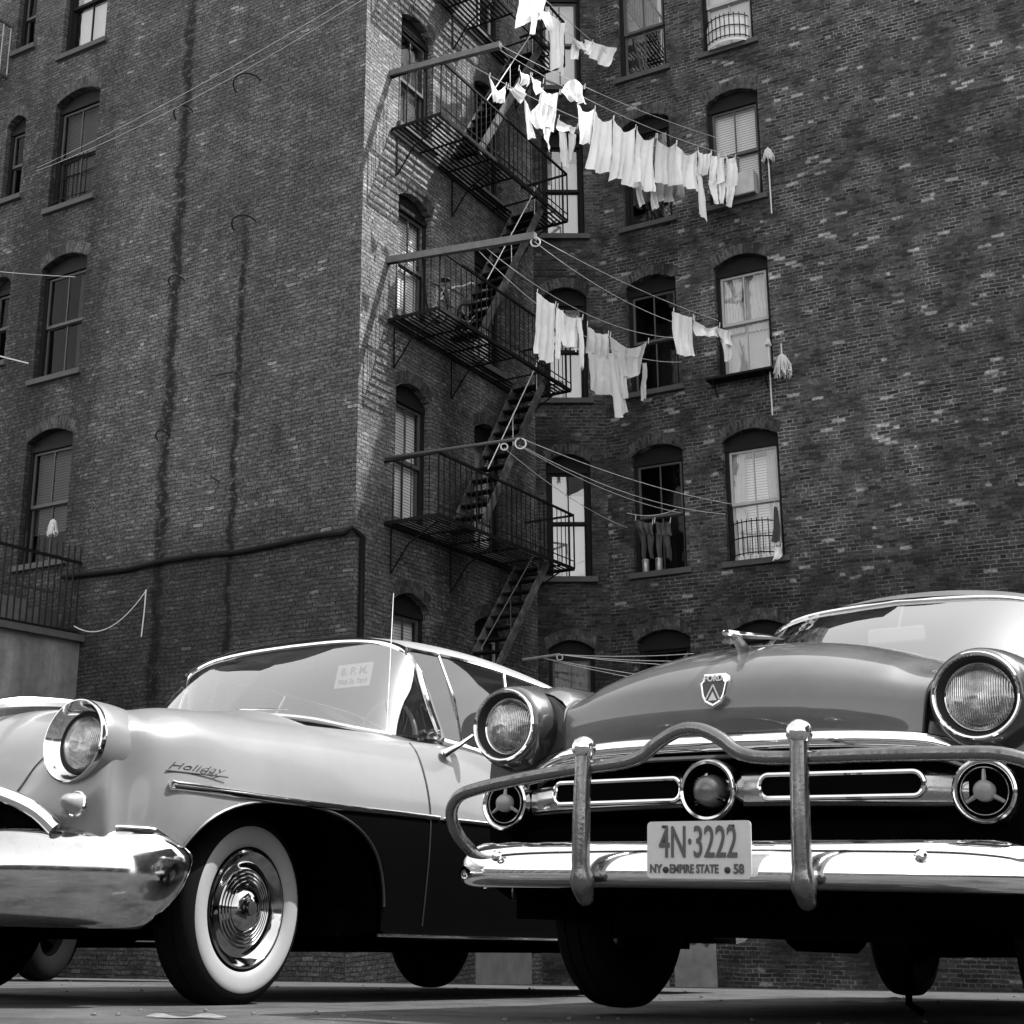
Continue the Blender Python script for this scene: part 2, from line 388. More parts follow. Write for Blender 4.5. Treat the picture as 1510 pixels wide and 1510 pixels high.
def hole(s0, s1, si, sp): return [(s0, si), (s1, si)] + arch_pts(s0, s1, sp)[::-1]
DEP = .16
for wn in 'ABCD':
    P, d, n, L, mt = WALL[wn]; mb = MB()
    loops = [[V((0, ZB, 0)), V((L, ZB, 0)), V((L, ZT, 0)), V((0, ZT, 0))]]
    holes = [hole(*o[:4]) for o in OP[wn]]
    for h in holes: loops.append([V((a, b, 0)) for a, b in h])
    flat = [p for l in loops for p in l]
    tri = geometry.tessellate_polygon(loops)
    mb.add([P + d * p.x + V((0, 0, p.y)) for p in flat], [tuple(t) for t in tri], [(p.x, p.y) for p in flat])
    for h in holes:
        k = len(h)
        vs_ = [P + d * a + V((0, 0, b)) for a, b in h] + [P + d * a - n * .32 + V((0, 0, b)) for a, b in h]
        uv = [(a, b) for a, b in h] + [(a + .32, b) for a, b in h]
        mb.add(vs_, [(i, (i + 1) % k, k + (i + 1) % k, k + i) for i in range(k)], uv)
    mb.build('wall', mt, tene, smooth=False)
# back shell and roof close the building so that the rooms are dark
mb = MB()
eA = P0 + dA * LA; eD = P2 + dD * LD
poly = [eA, P0, P1, P2, eD, eD + V((4, 16, 0)), eA + V((-2, 20, 0))]
for a, b in ((4, 5), (5, 6), (6, 0)):
    p, q = poly[a], poly[b]; Lq = (q - p).length
    mb.add([p + V((0, 0, ZB)), q + V((0, 0, ZB)), q + V((0, 0, ZT)), p + V((0, 0, ZT))], [(0, 1, 2, 3)], [(0, ZB), (Lq, ZB), (Lq, ZT), (0, ZT)])
mb.build('wall', M_C, tene, smooth=False)
mb = MB(); tri = geometry.tessellate_polygon([poly]); mb.add([p + V((0, 0, ZT - .01)) for p in poly], [tuple(t) for t in tri]); mb.build('roof', M_ROOF, tene, smooth=False)

def blind(wn, s0, s1, z0, z1, off, pitch=.05):
    mb = MB(); P, d, n, *_ = WALL[wn]; z = z1
    while z > z0:
        a = pw(wn, s0, z, off); b = pw(wn, s1, z, off); dn = V((0, 0, -pitch * .93)) + n * .008
        mb.add([a, b, b + dn, a + dn], [(0, 1, 2, 3)]); z -= pitch
    return mb
def curtain(wn, s0, s1, z0, z1, off, amp=.03, waves=7, ph=0.):
    P, d, n, *_ = WALL[wn]
    return MB().grid(lambda u, v: pw(wn, s0 + (s1 - s0) * u + .02 * sin(5 * v + ph), z1 + (z0 - z1) * v, off + amp * sin(u * waves * 6.28 + ph + v)), 40, 4)

WCFG = {   # code: glass, sash material, [fillers]
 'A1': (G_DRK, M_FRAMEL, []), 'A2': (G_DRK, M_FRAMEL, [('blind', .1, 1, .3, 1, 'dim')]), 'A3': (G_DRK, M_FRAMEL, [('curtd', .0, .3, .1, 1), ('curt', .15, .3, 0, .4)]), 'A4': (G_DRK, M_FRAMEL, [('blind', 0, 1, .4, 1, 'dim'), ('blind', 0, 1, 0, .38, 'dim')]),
 'A5': (G_MID, M_FRAME, [('shade_and_sky', 0, .86, .12, 1), ('curt', 0, .9, 0.05, .5)]),  # A5 sheet puts the sky's reflection into colour
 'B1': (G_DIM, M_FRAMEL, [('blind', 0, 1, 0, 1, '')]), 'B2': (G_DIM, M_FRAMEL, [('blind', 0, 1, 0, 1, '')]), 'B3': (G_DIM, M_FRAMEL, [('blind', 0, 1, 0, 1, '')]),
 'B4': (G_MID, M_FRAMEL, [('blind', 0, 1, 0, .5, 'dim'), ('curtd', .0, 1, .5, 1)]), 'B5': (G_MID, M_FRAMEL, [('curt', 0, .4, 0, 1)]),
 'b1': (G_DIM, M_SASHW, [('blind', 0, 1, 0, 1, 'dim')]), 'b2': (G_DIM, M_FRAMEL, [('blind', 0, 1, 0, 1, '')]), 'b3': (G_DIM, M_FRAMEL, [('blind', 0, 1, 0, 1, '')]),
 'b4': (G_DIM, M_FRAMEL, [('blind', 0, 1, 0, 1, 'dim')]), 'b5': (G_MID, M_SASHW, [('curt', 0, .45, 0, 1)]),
 'C1': (G_DIM, M_FRAMEL, [('curtd', 0, 1, 0, 1)]), 'C2': (G_SKY, M_FRAME, [('shade_and_sky', 0, .95, .0, .8), ('shade_and_sky', .05, .45, .8, .97)]), 'C3': (G_SKY, M_FRAME, [('shade_and_sky', 0, 1, 0, .72), ('curt', .1, .9, .70, .96)]),  # pale sheets in the C windows paint in reflected sky
 'C4': (G_SKY, M_FRAME, [('shade_and_sky', 0, .96, 0, .86)]), 'C5': (G_SKY, M_FRAMEL, [('shade_and_sky', 0, 1, 0, 1)]),
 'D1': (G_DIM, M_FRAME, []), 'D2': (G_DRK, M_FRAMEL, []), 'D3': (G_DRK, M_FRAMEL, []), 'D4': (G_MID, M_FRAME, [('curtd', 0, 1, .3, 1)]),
 'D5': (G_SKY, M_FRAMEL, [('shade_and_sky', 0, 1, .5, 1), ('curtd', 0, .5, 0, .5)]),  # upper sheet paints the half that mirrors the sky
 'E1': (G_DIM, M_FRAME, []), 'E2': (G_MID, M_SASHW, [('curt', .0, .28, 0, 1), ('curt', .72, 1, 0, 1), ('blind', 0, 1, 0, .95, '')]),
 'E3': (G_MID, M_SASHW, [('curt', 0, .42, .45, 1), ('curt', .45, 1, .45, 1), ('shade_and_sky', 0, 1, .03, .45)]),
 'E4': (G_DIM, M_FRAMEL, [('blind', 0, 1, 0, 1, 'w')]), 'E5': (G_MID, M_SASHW, [('shade_and_sky', 0, 1, 0, 1)]),
}
M_BLINDW = simple('white_blind_slats', .62, .5, var=.1, scale=2)
for wn in 'ABCD':
    for (s0, s1, si, sp, code) in OP[wn]:
        gl, sm, fill = WCFG.get(code, (G_DRK, M_FRAMEL, [])); P, d, n, *_ = WALL[wn]
        nar = (s1 - s0) < .7
        # fixed frame with the arched head panel
        mb = MB(); o0 = -DEP; fw = .075
        zt = sp - .04
        mb.box(pw(wn, s0 + fw / 2, (si + zt) / 2, o0), (fw / 2, .05, (zt - si) / 2), (d, n, V((0, 0, 1))))
        mb.box(pw(wn, s1 - fw / 2, (si + zt) / 2, o0), (fw / 2, .05, (zt - si) / 2), (d, n, V((0, 0, 1))))
        ar = arch_pts(s0, s1, sp, ARCH + .0)
        k = len(ar)
        lo_ = [(s, sp - .12) for s, z in ar]
        vs_ = [pw(wn, s, z, o0 + .02) for s, z in ar] + [pw(wn, s, z, o0 + .02) for s, z in lo_] + [pw(wn, s, z, o0 + .06) for s, z in lo_]
        mb.add(vs_, [(i, i + 1, k + i + 1, k + i) for i in range(k - 1)] + [(k + i, k + i + 1, 2 * k + i + 1, 2 * k + i) for i in range(k - 1)])
        mb.box(pw(wn, (s0 + s1) / 2, sp - .13, o0 + .012), ((s1 - s0) / 2 - .004, .055, .045), (d, n, V((0, 0, 1))))
        wo_ = mb.build('window', M_FRAME, tene, smooth=False)
        # sill
        mb = MB(); mb.box(pw(wn, (s0 + s1) / 2, si - .045, .0), ((s1 - s0) / 2 + .09, .075, .05), (d, n, V((0, 0, 1)))); mb.build('sill', M_STONE, wo_, smooth=False)
        # arch of headers
        mb = MB(); m_ = 14
        def af(u, v, s0=s0, s1=s1, sp=sp):
            s = s0 - .03 + (s1 - s0 + .06) * u; z = sp + ARCH * (1 - (2 * u - 1) ** 2) + .006 + v * .2
            return pw(wn, s + (u - .5) * v * .10, z, .0035 + .0)
        mb.grid(af, m_, 1, lambda u, v: (v * .2 + .01, u * (s1 - s0) + .7 + si)); mb.build('arch', M_ARCH, wo_, smooth=False)
        # sashes
        zm = (si + sp - .18) / 2 + .02; a, b = s0 + fw, s1 - fw; top = sp - .18
        mb = MB(); X3 = (d, n, V((0, 0, 1)))
        for (z0, z1, of) in ((zm, top, o0 - .0), (si, zm + .03, o0 - .045)):
            r_ = .022
            mb.box(pw(wn, a + r_, (z0 + z1) / 2, of), (r_, .018, (z1 - z0) / 2), X3); mb.box(pw(wn, b - r_, (z0 + z1) / 2, of), (r_, .018, (z1 - z0) / 2), X3)
            mb.box(pw(wn, (a + b) / 2, z1 - r_, of + .002), ((b - a) / 2 - .002, .018, r_), X3); mb.box(pw(wn, (a + b) / 2, z0 + r_ * 1.3, of + .002), ((b - a) / 2 - .002, .018, r_ * 1.3), X3)
            if not nar: mb.box(pw(wn, (a + b) / 2, (z0 + z1) / 2, of + .001), (.012, .014, (z1 - z0) / 2 - .004), X3)
        mb.build('sash', sm, wo_, smooth=False)
        mb = MB()
        for (z0, z1, of) in ((zm, top, o0 - .0), (si, zm + .03, o0 - .045)):
            mb.add([pw(wn, a + .02, z0 + .02, of), pw(wn, b - .02, z0 + .02, of), pw(wn, b - .02, z1 - .02, of + random.uniform(-.006, .006)), pw(wn, a + .02, z1 - .02, of)], [(0, 1, 2, 3)])
        mb.build('pane', gl, wo_, smooth=False)
        for j, f in enumerate(fill):
            f0, f1 = a + (b - a) * f[1], a + (b - a) * f[2]; g0, g1 = si + (top - si) * f[3], si + (top - si) * f[4]
            of = o0 - .10 - .05 * j
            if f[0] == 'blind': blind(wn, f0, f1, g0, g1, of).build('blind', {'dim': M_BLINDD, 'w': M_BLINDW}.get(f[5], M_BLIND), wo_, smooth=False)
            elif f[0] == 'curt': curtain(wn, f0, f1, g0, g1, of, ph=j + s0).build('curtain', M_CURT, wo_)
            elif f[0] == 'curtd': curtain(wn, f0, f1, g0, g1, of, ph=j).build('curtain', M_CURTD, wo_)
            else: MB().add([pw(wn, f0, g0, of), pw(wn, f1, g0, of), pw(wn, f1, g1, of), pw(wn, f0, g1, of)], [(0, 1, 2, 3)]).build('shade_and_sky_sheet', M_SHADE_SKY, wo_, smooth=False)
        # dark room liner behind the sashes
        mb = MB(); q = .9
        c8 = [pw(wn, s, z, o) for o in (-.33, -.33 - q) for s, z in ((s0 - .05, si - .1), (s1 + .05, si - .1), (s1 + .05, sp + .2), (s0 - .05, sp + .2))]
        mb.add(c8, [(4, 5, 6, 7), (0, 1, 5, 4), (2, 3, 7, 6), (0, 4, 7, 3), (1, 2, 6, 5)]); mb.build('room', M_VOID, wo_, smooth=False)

# board over the lower half of one court window, plaster patches and basement doors at the wall foot
mb = MB(); mb.box(pw('D', 1.0, -.65, .03), (.55, .03, .12), (dD, nD, V((0, 0, 1)))); mb.box(pw('D', .35, -1.0, .02), (.05, .03, 1.0), (dD, nD, V((0, 0, 1))))
mb.build('basement_sill', M_FRAMEL, tene, smooth=False)
M_PLAS = simple('plaster_patch', .17, .9, var=.6, scale=4, bump=.5)
for (w_, s0, s1, z0, z1) in (('D', .1, .9, -2.2, -.95), ('D', 1.0, 1.75, -2.2, -1.0), ('A', 2.0, 3.2, -2.2, -.6), ('B', 3.4, 5.2, -2.2, -.8)):
    k = 14; pts = []; mb = MB()
    for i in range(k + 1): pts.append((s0 + (s1 - s0) * i / k, z1 + random.uniform(-.12, .05)))
    vs_ = [pw(w_, s, z, .006) for s, z in pts] + [pw(w_, s, z0, .006) for s, z in pts]
    mb.add(vs_, [(i, i + 1, k + 2 + i, k + 1 + i) for i in range(k)])
    mb.build('plaster_patch', M_PLAS, tene, smooth=False)

# window guards (curved bar baskets) on two court windows
def guard(code_w, s0, s1, si, h, label):
    t = thing('window_guard', pw(code_w, (s0 + s1) / 2, si), label, 'window guard'); mb = MB(); mr = MB()
    P, d, n, *_ = WALL[code_w]
    def at_(u, z): return pw(code_w, s0 + (s1 - s0) * u, z, .04 + (.26 if code_w == 'D' else .04) * sin(pi * u) ** .6)
    for z in (si + .06, si + h * .55, si + h): mr.tube([at_(i / 12, z) for i in range(13)], .011, 6)
    mr.build('rail', M_IRON, t)
    for i in range(10):
        u = (i + .5) / 10; mb.tube([at_(u, si + .02), at_(u, si + h + .05)], .009, 5)
    mb.build('bar', M_IRON, t)
guard('D', 2.36, 3.25, 5.33, .62, 'curved iron guard on the lowest bright window right of the clotheslines')
guard('D', 2.36, 3.25, 15.45, .5, 'curved iron guard at the foot of the topmost court window, lined with white cloth')
guard('A', 6.25, 7.25, 12.2, .85, 'iron guard across the dark window high on the left wall')
mb = MB().grid(lambda u, v: pw('D', 2.4 + .82 * u, 15.42 + .5 * v, .03 + .24 * sin(pi * u) ** .6), 16, 3)
solo('guard_cloth', mb, M_CLOTH, 'white cloth lining the curved guard of the topmost court window', 'cloth')

# ------------------------------------------------------------------ wall fixtures
def cable(name, pts, r, mat, label, cat, n=6, group=None):
    mb = MB().tube(pts, r, n); return solo(name, mb, mat, label, cat, group)
def sagline(a, b, sag, n=16): return [a.lerp(b, i / n) - V((0, 0, sag * 4 * (i / n) * (1 - i / n))) for i in range(n + 1)]
pts = [pw('A', s, 4.98 + .03 * sin(s * 2.3), .05) for s in (6.1, 5.4, 4.6, 3.8, 3.0, 2.2, 1.4, .7, .15)] + [pw('A', -.02, 5.04, .09), pw('B', .12, 4.93, .06), pw('B', .13, 4.0, .05), pw('B', .13, 2.2, .05)]
cable('drain_pipe', pts, .045, M_IRON, 'dark pipe running along the left wall then down beside the building corner', 'pipe', 8)
for (s, z, r_, hang, lb) in ((2.44, 13.2, .3, 1, 'uppermost of the iron hooks on the left wall, above the shorter stain'), (3.91, 13.1, .22, 1, 'iron hook high on the long dark stain of the left wall'),
        (2.37, 10.55, .26, 1, 'iron hook at the top of the shorter dark stain'), (2.5, 8.0, .34, 0, 'bent iron rod slanting across the shorter dark stain'),
        (3.83, 9.85, .18, 1, 'small iron hook halfway up the long dark stain'), (3.93, 7.1, .16, 1, 'lowest small iron hook on the long dark stain'), (2.72, 6.3, .14, 0, 'short bent iron spike left of the shorter stain, low down')):
    mb = MB(); q = [pw('A', s + r_ * cos(pi * i / 10) * -1 * -1, z + (.10 * sin(pi * i / 10) if hang else -.2 * (i / 10)), .03 + r_ * .9 * sin(pi * i / 10 * (.92 if hang else .5))) for i in range(11)]
    mb.tube(q, .012, 6); solo('iron_hook', mb, M_IRON, lb, 'hook', 'iron hooks on the left wall')

# fire escape on wall B
fe = thing('fire_escape', pw('B', 2.9, 3.0, .5), 'black iron fire escape with slatted balconies and steep stairs in the court', 'fire escape')
UPV = V((0, 0, 1))
LEV = [5.28, 8.62, 12.02, 15.35, 18.7]
S0, S1, OD = .72, 5.12, 1.0
for li, z in enumerate(LEV):
    mb = MB()
    B = lambda s, o, zz=0.: pw('B', s, z + zz, o)
    for o in (.02, OD): mb.bar(B(S0, o), B(S1, o), .012, .06)
    for s in (S0, S1): mb.bar(B(s, .03), B(s, OD - .01), .012, .058)
    for s in (1.55, 2.35, 3.1, 3.95, 4.6): mb.bar(B(s, .03, -.03), B(s, OD - .01, -.03), .03, .02)
    # slats, with the stair opening left out near the far end
    for i in range(11):
        o = .07 + i * .086
        if .30 < o < .88 and li > 0:
            mb.bar(B(S0 + .01, o, .01), B(3.15, o, .01), .038, .008); mb.bar(B(4.5, o, .01), B(S1 - .01, o, .01), .038, .008)
        else: mb.bar(B(S0 + .01, o, .01), B(S1 - .01, o, .01), .038, .008)
    pf = mb.build('platform', M_IRON, fe, smooth=False)
    for s in (.9, 2.6, 4.9):
        mb = MB(); mb.tube([B(s, .02, -.75), B(s, .35, -.32), B(s, .88, -.04)], .014, 5); mb.tube([B(s, .02, -.75), B(s, .02, -.05)], .014, 5)
        mb.tube([B(s, .22, -.5) + dB * .03 * cos(k) + UPV * .06 * sin(k) for k in [i * .7 for i in range(9)]], .008, 4)
        mb.build('bracket', M_IRON, pf)
    mb = MB(); H = .98
    mb.bar(B(S0, OD, H), B(S1, OD, H), .035, .035); 
    mb.bar(B(S0, .0, H), B(S0, OD - .02, H), .035, .033); mb.bar(B(S1, .0, H), B(S1, OD - .02, H), .035, .033)
    mb.bar(B(S0, OD, .14), B(S1, OD, .14), .02, .012)
    nb = 28
    for i in range(nb + 1):
        s = S0 + (S1 - S0) * i / nb; mb.tube([B(s, OD), B(s, OD, H)], .0085 if i % 7 else .016, 5)
    for i in range(1, 6):
        for s in (S0, S1): mb.tube([B(s, OD * i / 6), B(s, OD * i / 6, H)], .0085, 5)
    mb.build('railing', M_IRON, fe)
    # stairs from this level down to the one below
    if li > 0:
        zb = LEV[li - 1]; a0, a1 = (4.35, z), (2.1, zb + .02)
    else: zb = 2.1; a0, a1 = (4.35, z), (1.86, 2.3)
    mb = MB()
    for o in (.30, .88):
        mb.bar(pw('B', a0[0], a0[1], o), pw('B', a1[0], a1[1], o), .025, .15, nB.cross(dB))
    n_ = 13
    sta = mb.build('staircase', MATS.get('stair_iron') or worn('stair_iron', .02, .11, .7, .1, 5, .52), fe, smooth=False)
    for i in range(n_):
        f = (i + .6) / n_; s = a0[0] + (a1[0] - a0[0]) * f; zz = a0[1] + (a1[1] - a0[1]) * f
        MB().box(pw('B', s + .03, zz, .59), (.105, .277, .014), (dB, nB, UPV)).build('tread', M_IRON, sta, smooth=False)
    mb = MB()
    for o in (.86,):
        mb.tube([pw('B', a0[0] - .15, a0[1] + .35, o), pw('B', a1[0] + .3, a1[1] + 1.15, o)], .0105, 5)
        for f in (.12, .5, .88):
            s = a0[0] + (a1[0] - a0[0]) * f; zz = a0[1] + (a1[1] - a0[1]) * f
            mb.tube([pw('B', s, zz, o), pw('B', s, zz + .68, o)], .008, 5)
    mb.build('handrail', M_LTROD if li != 0 else M_FRAMEL, sta)

# small balcony of another fire escape at the far left
t2 = thing('fire_escape', pw('A', 9.8, 15.5, .4), 'pale-railed fire escape balcony cut by the left edge of the picture', 'fire escape')
mb = MB(); A_ = lambda s, o, z: pw('A', s, z, o)
for z in (15.50, 16.64): mb.bar(A_(8.84, .9, z), A_(11.4, .9, z), .04, .05); mb.bar(A_(8.84, .0, z), A_(8.84, .88, z), .04, .05)
for i in range(7):
    mb.bar(A_(8.88, .05 + i * .13, 15.51), A_(11.4, .05 + i * .13, 15.51), .04, .01)
mb.build('platform', M_FRAMEL, t2, smooth=False)
mb = MB()
for i in range(13): mb.tube([A_(8.84 + i * .19, .9, 15.5), A_(8.84 + i * .19, .9, 16.64)], .014 if i else .02, 5)
for i in range(0, 5): mb.tube([A_(8.84, .18 * i + .02, 15.5), A_(8.84, .18 * i + .02, 16.64)], .012, 5)
mb.build('railing', M_SASHW, t2)

# bicycle leaning inside the level-3 balcony
bk = thing('bicycle', pw('B', 1.5, 8.64, .55), 'bicycle stored upright on the slatted balcony behind the railing', 'bicycle')
def bw_(c, r_):
    q = [c + dB * r_ * cos(k * pi / 12) + UPV * r_ * sin(k * pi / 12) for k in range(24)]
    return MB().tube(q, .018, 6, closed=True)
for c in (pw('B', 1.25, 8.98, .6), pw('B', 2.2, 8.98, .6)):
    wh = bw_(c, .32).build('wheel', M_IRON, bk); sp_ = MB()
    for k in range(8): sp_.tube([c, c + dB * .31 * cos(k * pi / 4) + UPV * .31 * sin(k * pi / 4)], .004, 4)
    sp_.build('spokes', M_LTROD, wh)
mb = MB(); q = lambda s, z: pw('B', s, z, .6)
for a, b in (((1.25, 8.98), (1.5, 9.4)), ((1.5, 9.4), (1.7, 8.95)), ((1.7, 8.95), (1.25, 8.98)), ((1.5, 9.38), (2.05, 9.42)), ((1.7, 8.95), (2.05, 9.35)), ((2.02, 9.55), (2.2, 8.98))): mb.tube([q(*a), q(*b)], .018, 6)
mb.build('frame', M_FRAMEL, bk)
MB().tube([pw('B', 1.98, 9.55, .35), pw('B', 2.05, 9.62, .45), pw('B', 2.03, 9.58, .6), pw('B', 2.05, 9.62, .75), pw('B', 1.98, 9.55, .85)], .016, 6).build('handlebar', M_LTROD, bk)
MB().lathe([(0, .03), (.09, .02), (.1, 0), (0, -.02)], q(1.47, 9.47), UPV, 12).build('saddle', M_DARKCL, bk)

# clothes poles
def pole(label, s, z0, z1, L, w_, mat, offs=.0, o0=.0):
    mb = MB(); a = pw('B', s, z0, o0); b = pw('B', s + offs, z1, L)
    if w_ > .06: mb.bar(a, b, w_, w_ * 1.1)
    else: mb.tube([a, b], w_, 8)
    t = thing('clothes_pole', a, label, 'clothes pole', 'clothes poles on the fire escape'); mb.build('beam', mat, t, smooth=w_ < .06)
    return t, a, b
def pulley(t, p, r_=.07):
    q = [p + V((r_ * cos(k * pi / 8), 0, r_ * sin(k * pi / 8))) for k in range(16)]
    MB().tube(q, .012, 6, closed=True).build('pulley', M_LTROD, t)
pT4, a4, b4 = pole('dark timber clothes pole resting on the upper balcony rail', .7, 13.06, 12.88, 2.14, .09, M_WOOD)
pT3, a3, b3 = pole('long pale timber clothes pole on the balcony that holds the bicycle', .72, 9.66, 9.40, 2.72, .10, M_WOOD)
pT2, a2, b2 = pole('thin iron clothes pole on the lowest balcony, with two pulleys', .74, 6.33, 6.24, 2.44, .028, M_FRAMEL)
pT1 = thing('clothes_pole', pw('B', 5.0, 3.72), 'thin pole low in the court, its lines running behind the dark car', 'clothes pole', 'clothes poles on the fire escape')
a1_, b1_ = pw('B', 5.0, 3.74, -.3), pw('B', 5.0, 3.77, .74)
MB().tube([pw('B', 5.0, 3.74, .0), b1_], .025, 8).build('beam', M_SASHW, pT1); pulley(pT1, b1_ - V((0, 0, .05)), .05)
pulley(pT2, b2 - V((.02, 0, .08)), .08); pulley(pT2, b2 - nB * .3 - V((0, 0, .08)), .05); pulley(pT3, b3 - V((0, 0, .1)), .07)

def wire(label, a, b, sag, r_=.0052): return cable('clothesline', sagline(a, b, sag), r_, M_ROPE, label, 'clothesline', 5, 'clotheslines across the court')
E = lambda s, z, o=.05: pw('D', s, z, o)
m2a = b4 - nB * .1; m3a = b4 - nB * .75
wire('bare clothesline high over the crowded row of white washing', b4, E(2.52, 13.55), .12)
wire('clothesline carrying the long row of white sheets and shirts', m2a, E(2.92, 13.02), .22)
wire('clothesline in front, carrying the trousers and undershirt beside the stairs', m3a, E(2.75, 12.98), .30)
wire('bare clothesline from the timber pole tip to the bright court window', b3, E(2.34, 9.87), .10)
wire('second bare clothesline from the timber pole, dipping to the dark court window', b3 - nB * .1, E(2.5, 9.55), .30)
wire('clothesline carrying the towel, slips and shirt', b3 - nB * .85, E(1.53, 9.69), .34)
wire('slack clothesline just behind the one with the slips', b3 - nB * 1.0, E(1.6, 9.2), .5)
wire('clothesline from the iron pole tip to the barred lower window, upper strand', b2, E(2.48, 6.35), .12)
wire('clothesline from the iron pole tip to the barred lower window, lower strand', b2 - V((0, 0, .12)), E(2.3, 6.2), .20)
wire('clothesline from the iron pole to the window with dark trousers', b2 - nB * .05 - V((0, 0, .1)), E(1.45, 6.34), .14)
wire('clothesline from the inner pulley of the iron pole towards the court window', b2 - nB * .3 - V((0, 0, .1)), E(.4, 6.2), .12)
for i, (zz, ss, sg) in enumerate(((3.78, 1.6, .04), (3.62, 2.2, .06), (3.4, 3.4, .08), (2.8, 5.2, .15), (2.7, 4.6, .15))):
    wire('low clothesline fanning from the court pole behind the dark car, %s' % ['topmost', 'second from the top', 'middle', 'second from the bottom', 'bottommost'][i], b1_ - (nB * .45 if i > 2 else nB * .0), E(ss, zz), sg)
LFT = pw('A', 7.6, 13.1, .1); far = ray(560, -30) * 15.5
wire('upper of two clotheslines slanting up across the left wall', LFT, far, .12, .0034)
wire('lower of two clotheslines slanting up across the left wall', LFT - V((0, 0, .06)), far - V((0, 0, .14)), .2, .0034)
wire('clothesline entering from the left edge to the dark window', pw('A', 6.3, 10.55, .1), pw('A', 9.2, 11.0, 1.6), .05)
wire('thick pale rope from the left edge to the corner of the dark window', pw('A', 7.35, 9.1, .1), pw('A', 9.2, 9.7, 1.8), .03, .014)
wire('slack cord drooping from the iron fence to a nail in the left wall', pw('A', 5.6, 4.1, .15), pw('A', 4.12, 4.55, .05), .32, .009)
cable('cord', [pw('A', 4.12, 4.57, .05), pw('A', 4.13, 4.2, .05), pw('A', 4.15, 3.8, .06)], .01, M_ROPE, 'cord end hanging straight down from a nail beside the long stain', 'cord')

# ------------------------------------------------------------------ laundry
TL0 = pw('B', 2.2, 17.2, 1.5); 
PLN = {}
def vplane(a, b, key):
    d = (b - a); d.z = 0; d.normalize(); PLN[key] = (a, V((d.y, -d.x, 0)), d)
vplane(m2a, E(2.92, 13.02), 'M2'); vplane(m3a, E(2.75, 12.98), 'M3')
vplane(b3 - nB * .85, E(1.53, 9.69), 'L3'); vplane(b3, E(2.56, 9.61), 'R3')
TA = onplane(P0 + nB * 1.3, nB, 765, -25); TBp = E(.45, 15.9)
vplane(TA, TBp, 'T'); vplane(E(.5, 6.3, .25), E(1.45, 6.34, .25), 'W2')
wire('clothesline at the very top carrying hanging trousers and a shirt', onplane(PLN['T'][0], PLN['T'][1], 740, -60), TBp, .05)
def onp(key, px, py):
    a, n, d = PLN[key]; r = ray(px, py); t = a.dot(n) / r.dot(n); return r * t
def patch(mb, key, q, seed=0., amp=.035, nu=22, nv=26, folds=3.0, sag=.12, hem=.04):
    a, n, d = PLN[key]; TLp, TRp, BRp, BLp = [onp(key, *p) for p in q]; rs = random.Random(seed)
    ph = [rs.uniform(0, 6.28) for _ in range(6)]; H = (BLp - TLp).length; W_ = (TRp - TLp).length
    def f(u, v):
        p = TLp.lerp(TRp, u).lerp(BLp.lerp(BRp, u), v)
        p = p - UPV * (sag * W_ * sin(pi * u) * (1 - v) ** 1.5) - UPV * (hem * H * sin(u * 5 + ph[0]) * v)
        a_ = amp * (.35 + .9 * v)
        w_ = a_ * sin(u * folds * 6.28 + ph[1] + v * 1.5 * sin(ph[2])) + a_ * .5 * sin(u * folds * 14.1 + ph[3] + v * 3) + .05 * sin(v * 2.2 + ph[4]) * v
        q_ = p * 5.5; nz_ = mnoise.noise(V((q_.x + seed, q_.y, q_.z * .6))) + .5 * mnoise.noise(p * 13)
        return p + n * (w_ + .018 * nz_) + d * (.012 * sin(v * 7 + ph[5]) * v)
    mb.grid(f, nu, nv); return mb
def pegs(mb, key, q):
    for k in (0, 1):
        p = onp(key, *q[k]); a, n, d = PLN[key]
        mb.bar(p - UPV * .05 + n * .012, p + UPV * .06 + n * .012 + d * .02, .012, .012)
def laundry(name, label, cat, key, qs, mat=None, amp=.035, folds=3., sag=.12, group='washing on the clotheslines'):
    t = thing(name, onp(key, *qs[0][0]), label, cat, group); mb = MB()
    for i, q in enumerate(qs): patch(mb, key, q, seed=hash((q[0][0], q[2][1])) % 997 + i, amp=amp if i == 0 else amp * .6, folds=folds if i == 0 else 1.3, sag=sag if i == 0 else .02)
    mb.build('fabric', mat or M_CLOTH, t, auto=180)
    for k in (0, 1):
        p = onp(key, *qs[0][k]); a, n, d = PLN[key]
        MB().bar(p - UPV * .05 + n * .012, p + UPV * .06 + n * .012 + d * .02, .012, .012).build('clothes_peg', M_LTROD, t, smooth=False)
    return t
Lq = laundry
Lq('shirt', 'white shirt at the top edge, sleeves hanging over the fire escape', 'shirt', 'T', [[(768, -12), (808, -8), (803, 28), (764, 38)], [(782, 18), (792, 22), (790, 50), (784, 48)], [(795, 15), (810, 18), (812, 44), (804, 46)]])
Lq('trousers', 'long narrow white garment hanging straight at the top', 'trousers', 'T', [[(808, 14), (833, 34), (828, 109), (812, 102)]], folds=1.5)
Lq('shirt', 'white garment bunched and blown sideways on the top line', 'shirt', 'T', [[(834, 45), (873, 62), (866, 84), (848, 66)], [(862, 58), (911, 71), (893, 100), (866, 88)], [(845, 58), (858, 62), (853, 89), (844, 86)]], folds=2)
Lq('cloth', 'small white cloth hanging in a point left of the handrail', 'cloth', 'M3', [[(721, 112), (745, 126), (741, 153), (726, 150)]], folds=1.4, sag=.5)
Lq('cloth', 'small square white cloth next to the pointed one, front line', 'cloth', 'M3', [[(748, 128), (764, 120), (776, 133), (771, 150)]], folds=1.3, sag=.3)
Lq('cloth', 'first small white rag of the upper row, beside the stair handrail', 'cloth', 'M2', [[(764, 101), (781, 111), (780, 127), (769, 123)]], folds=1.3)
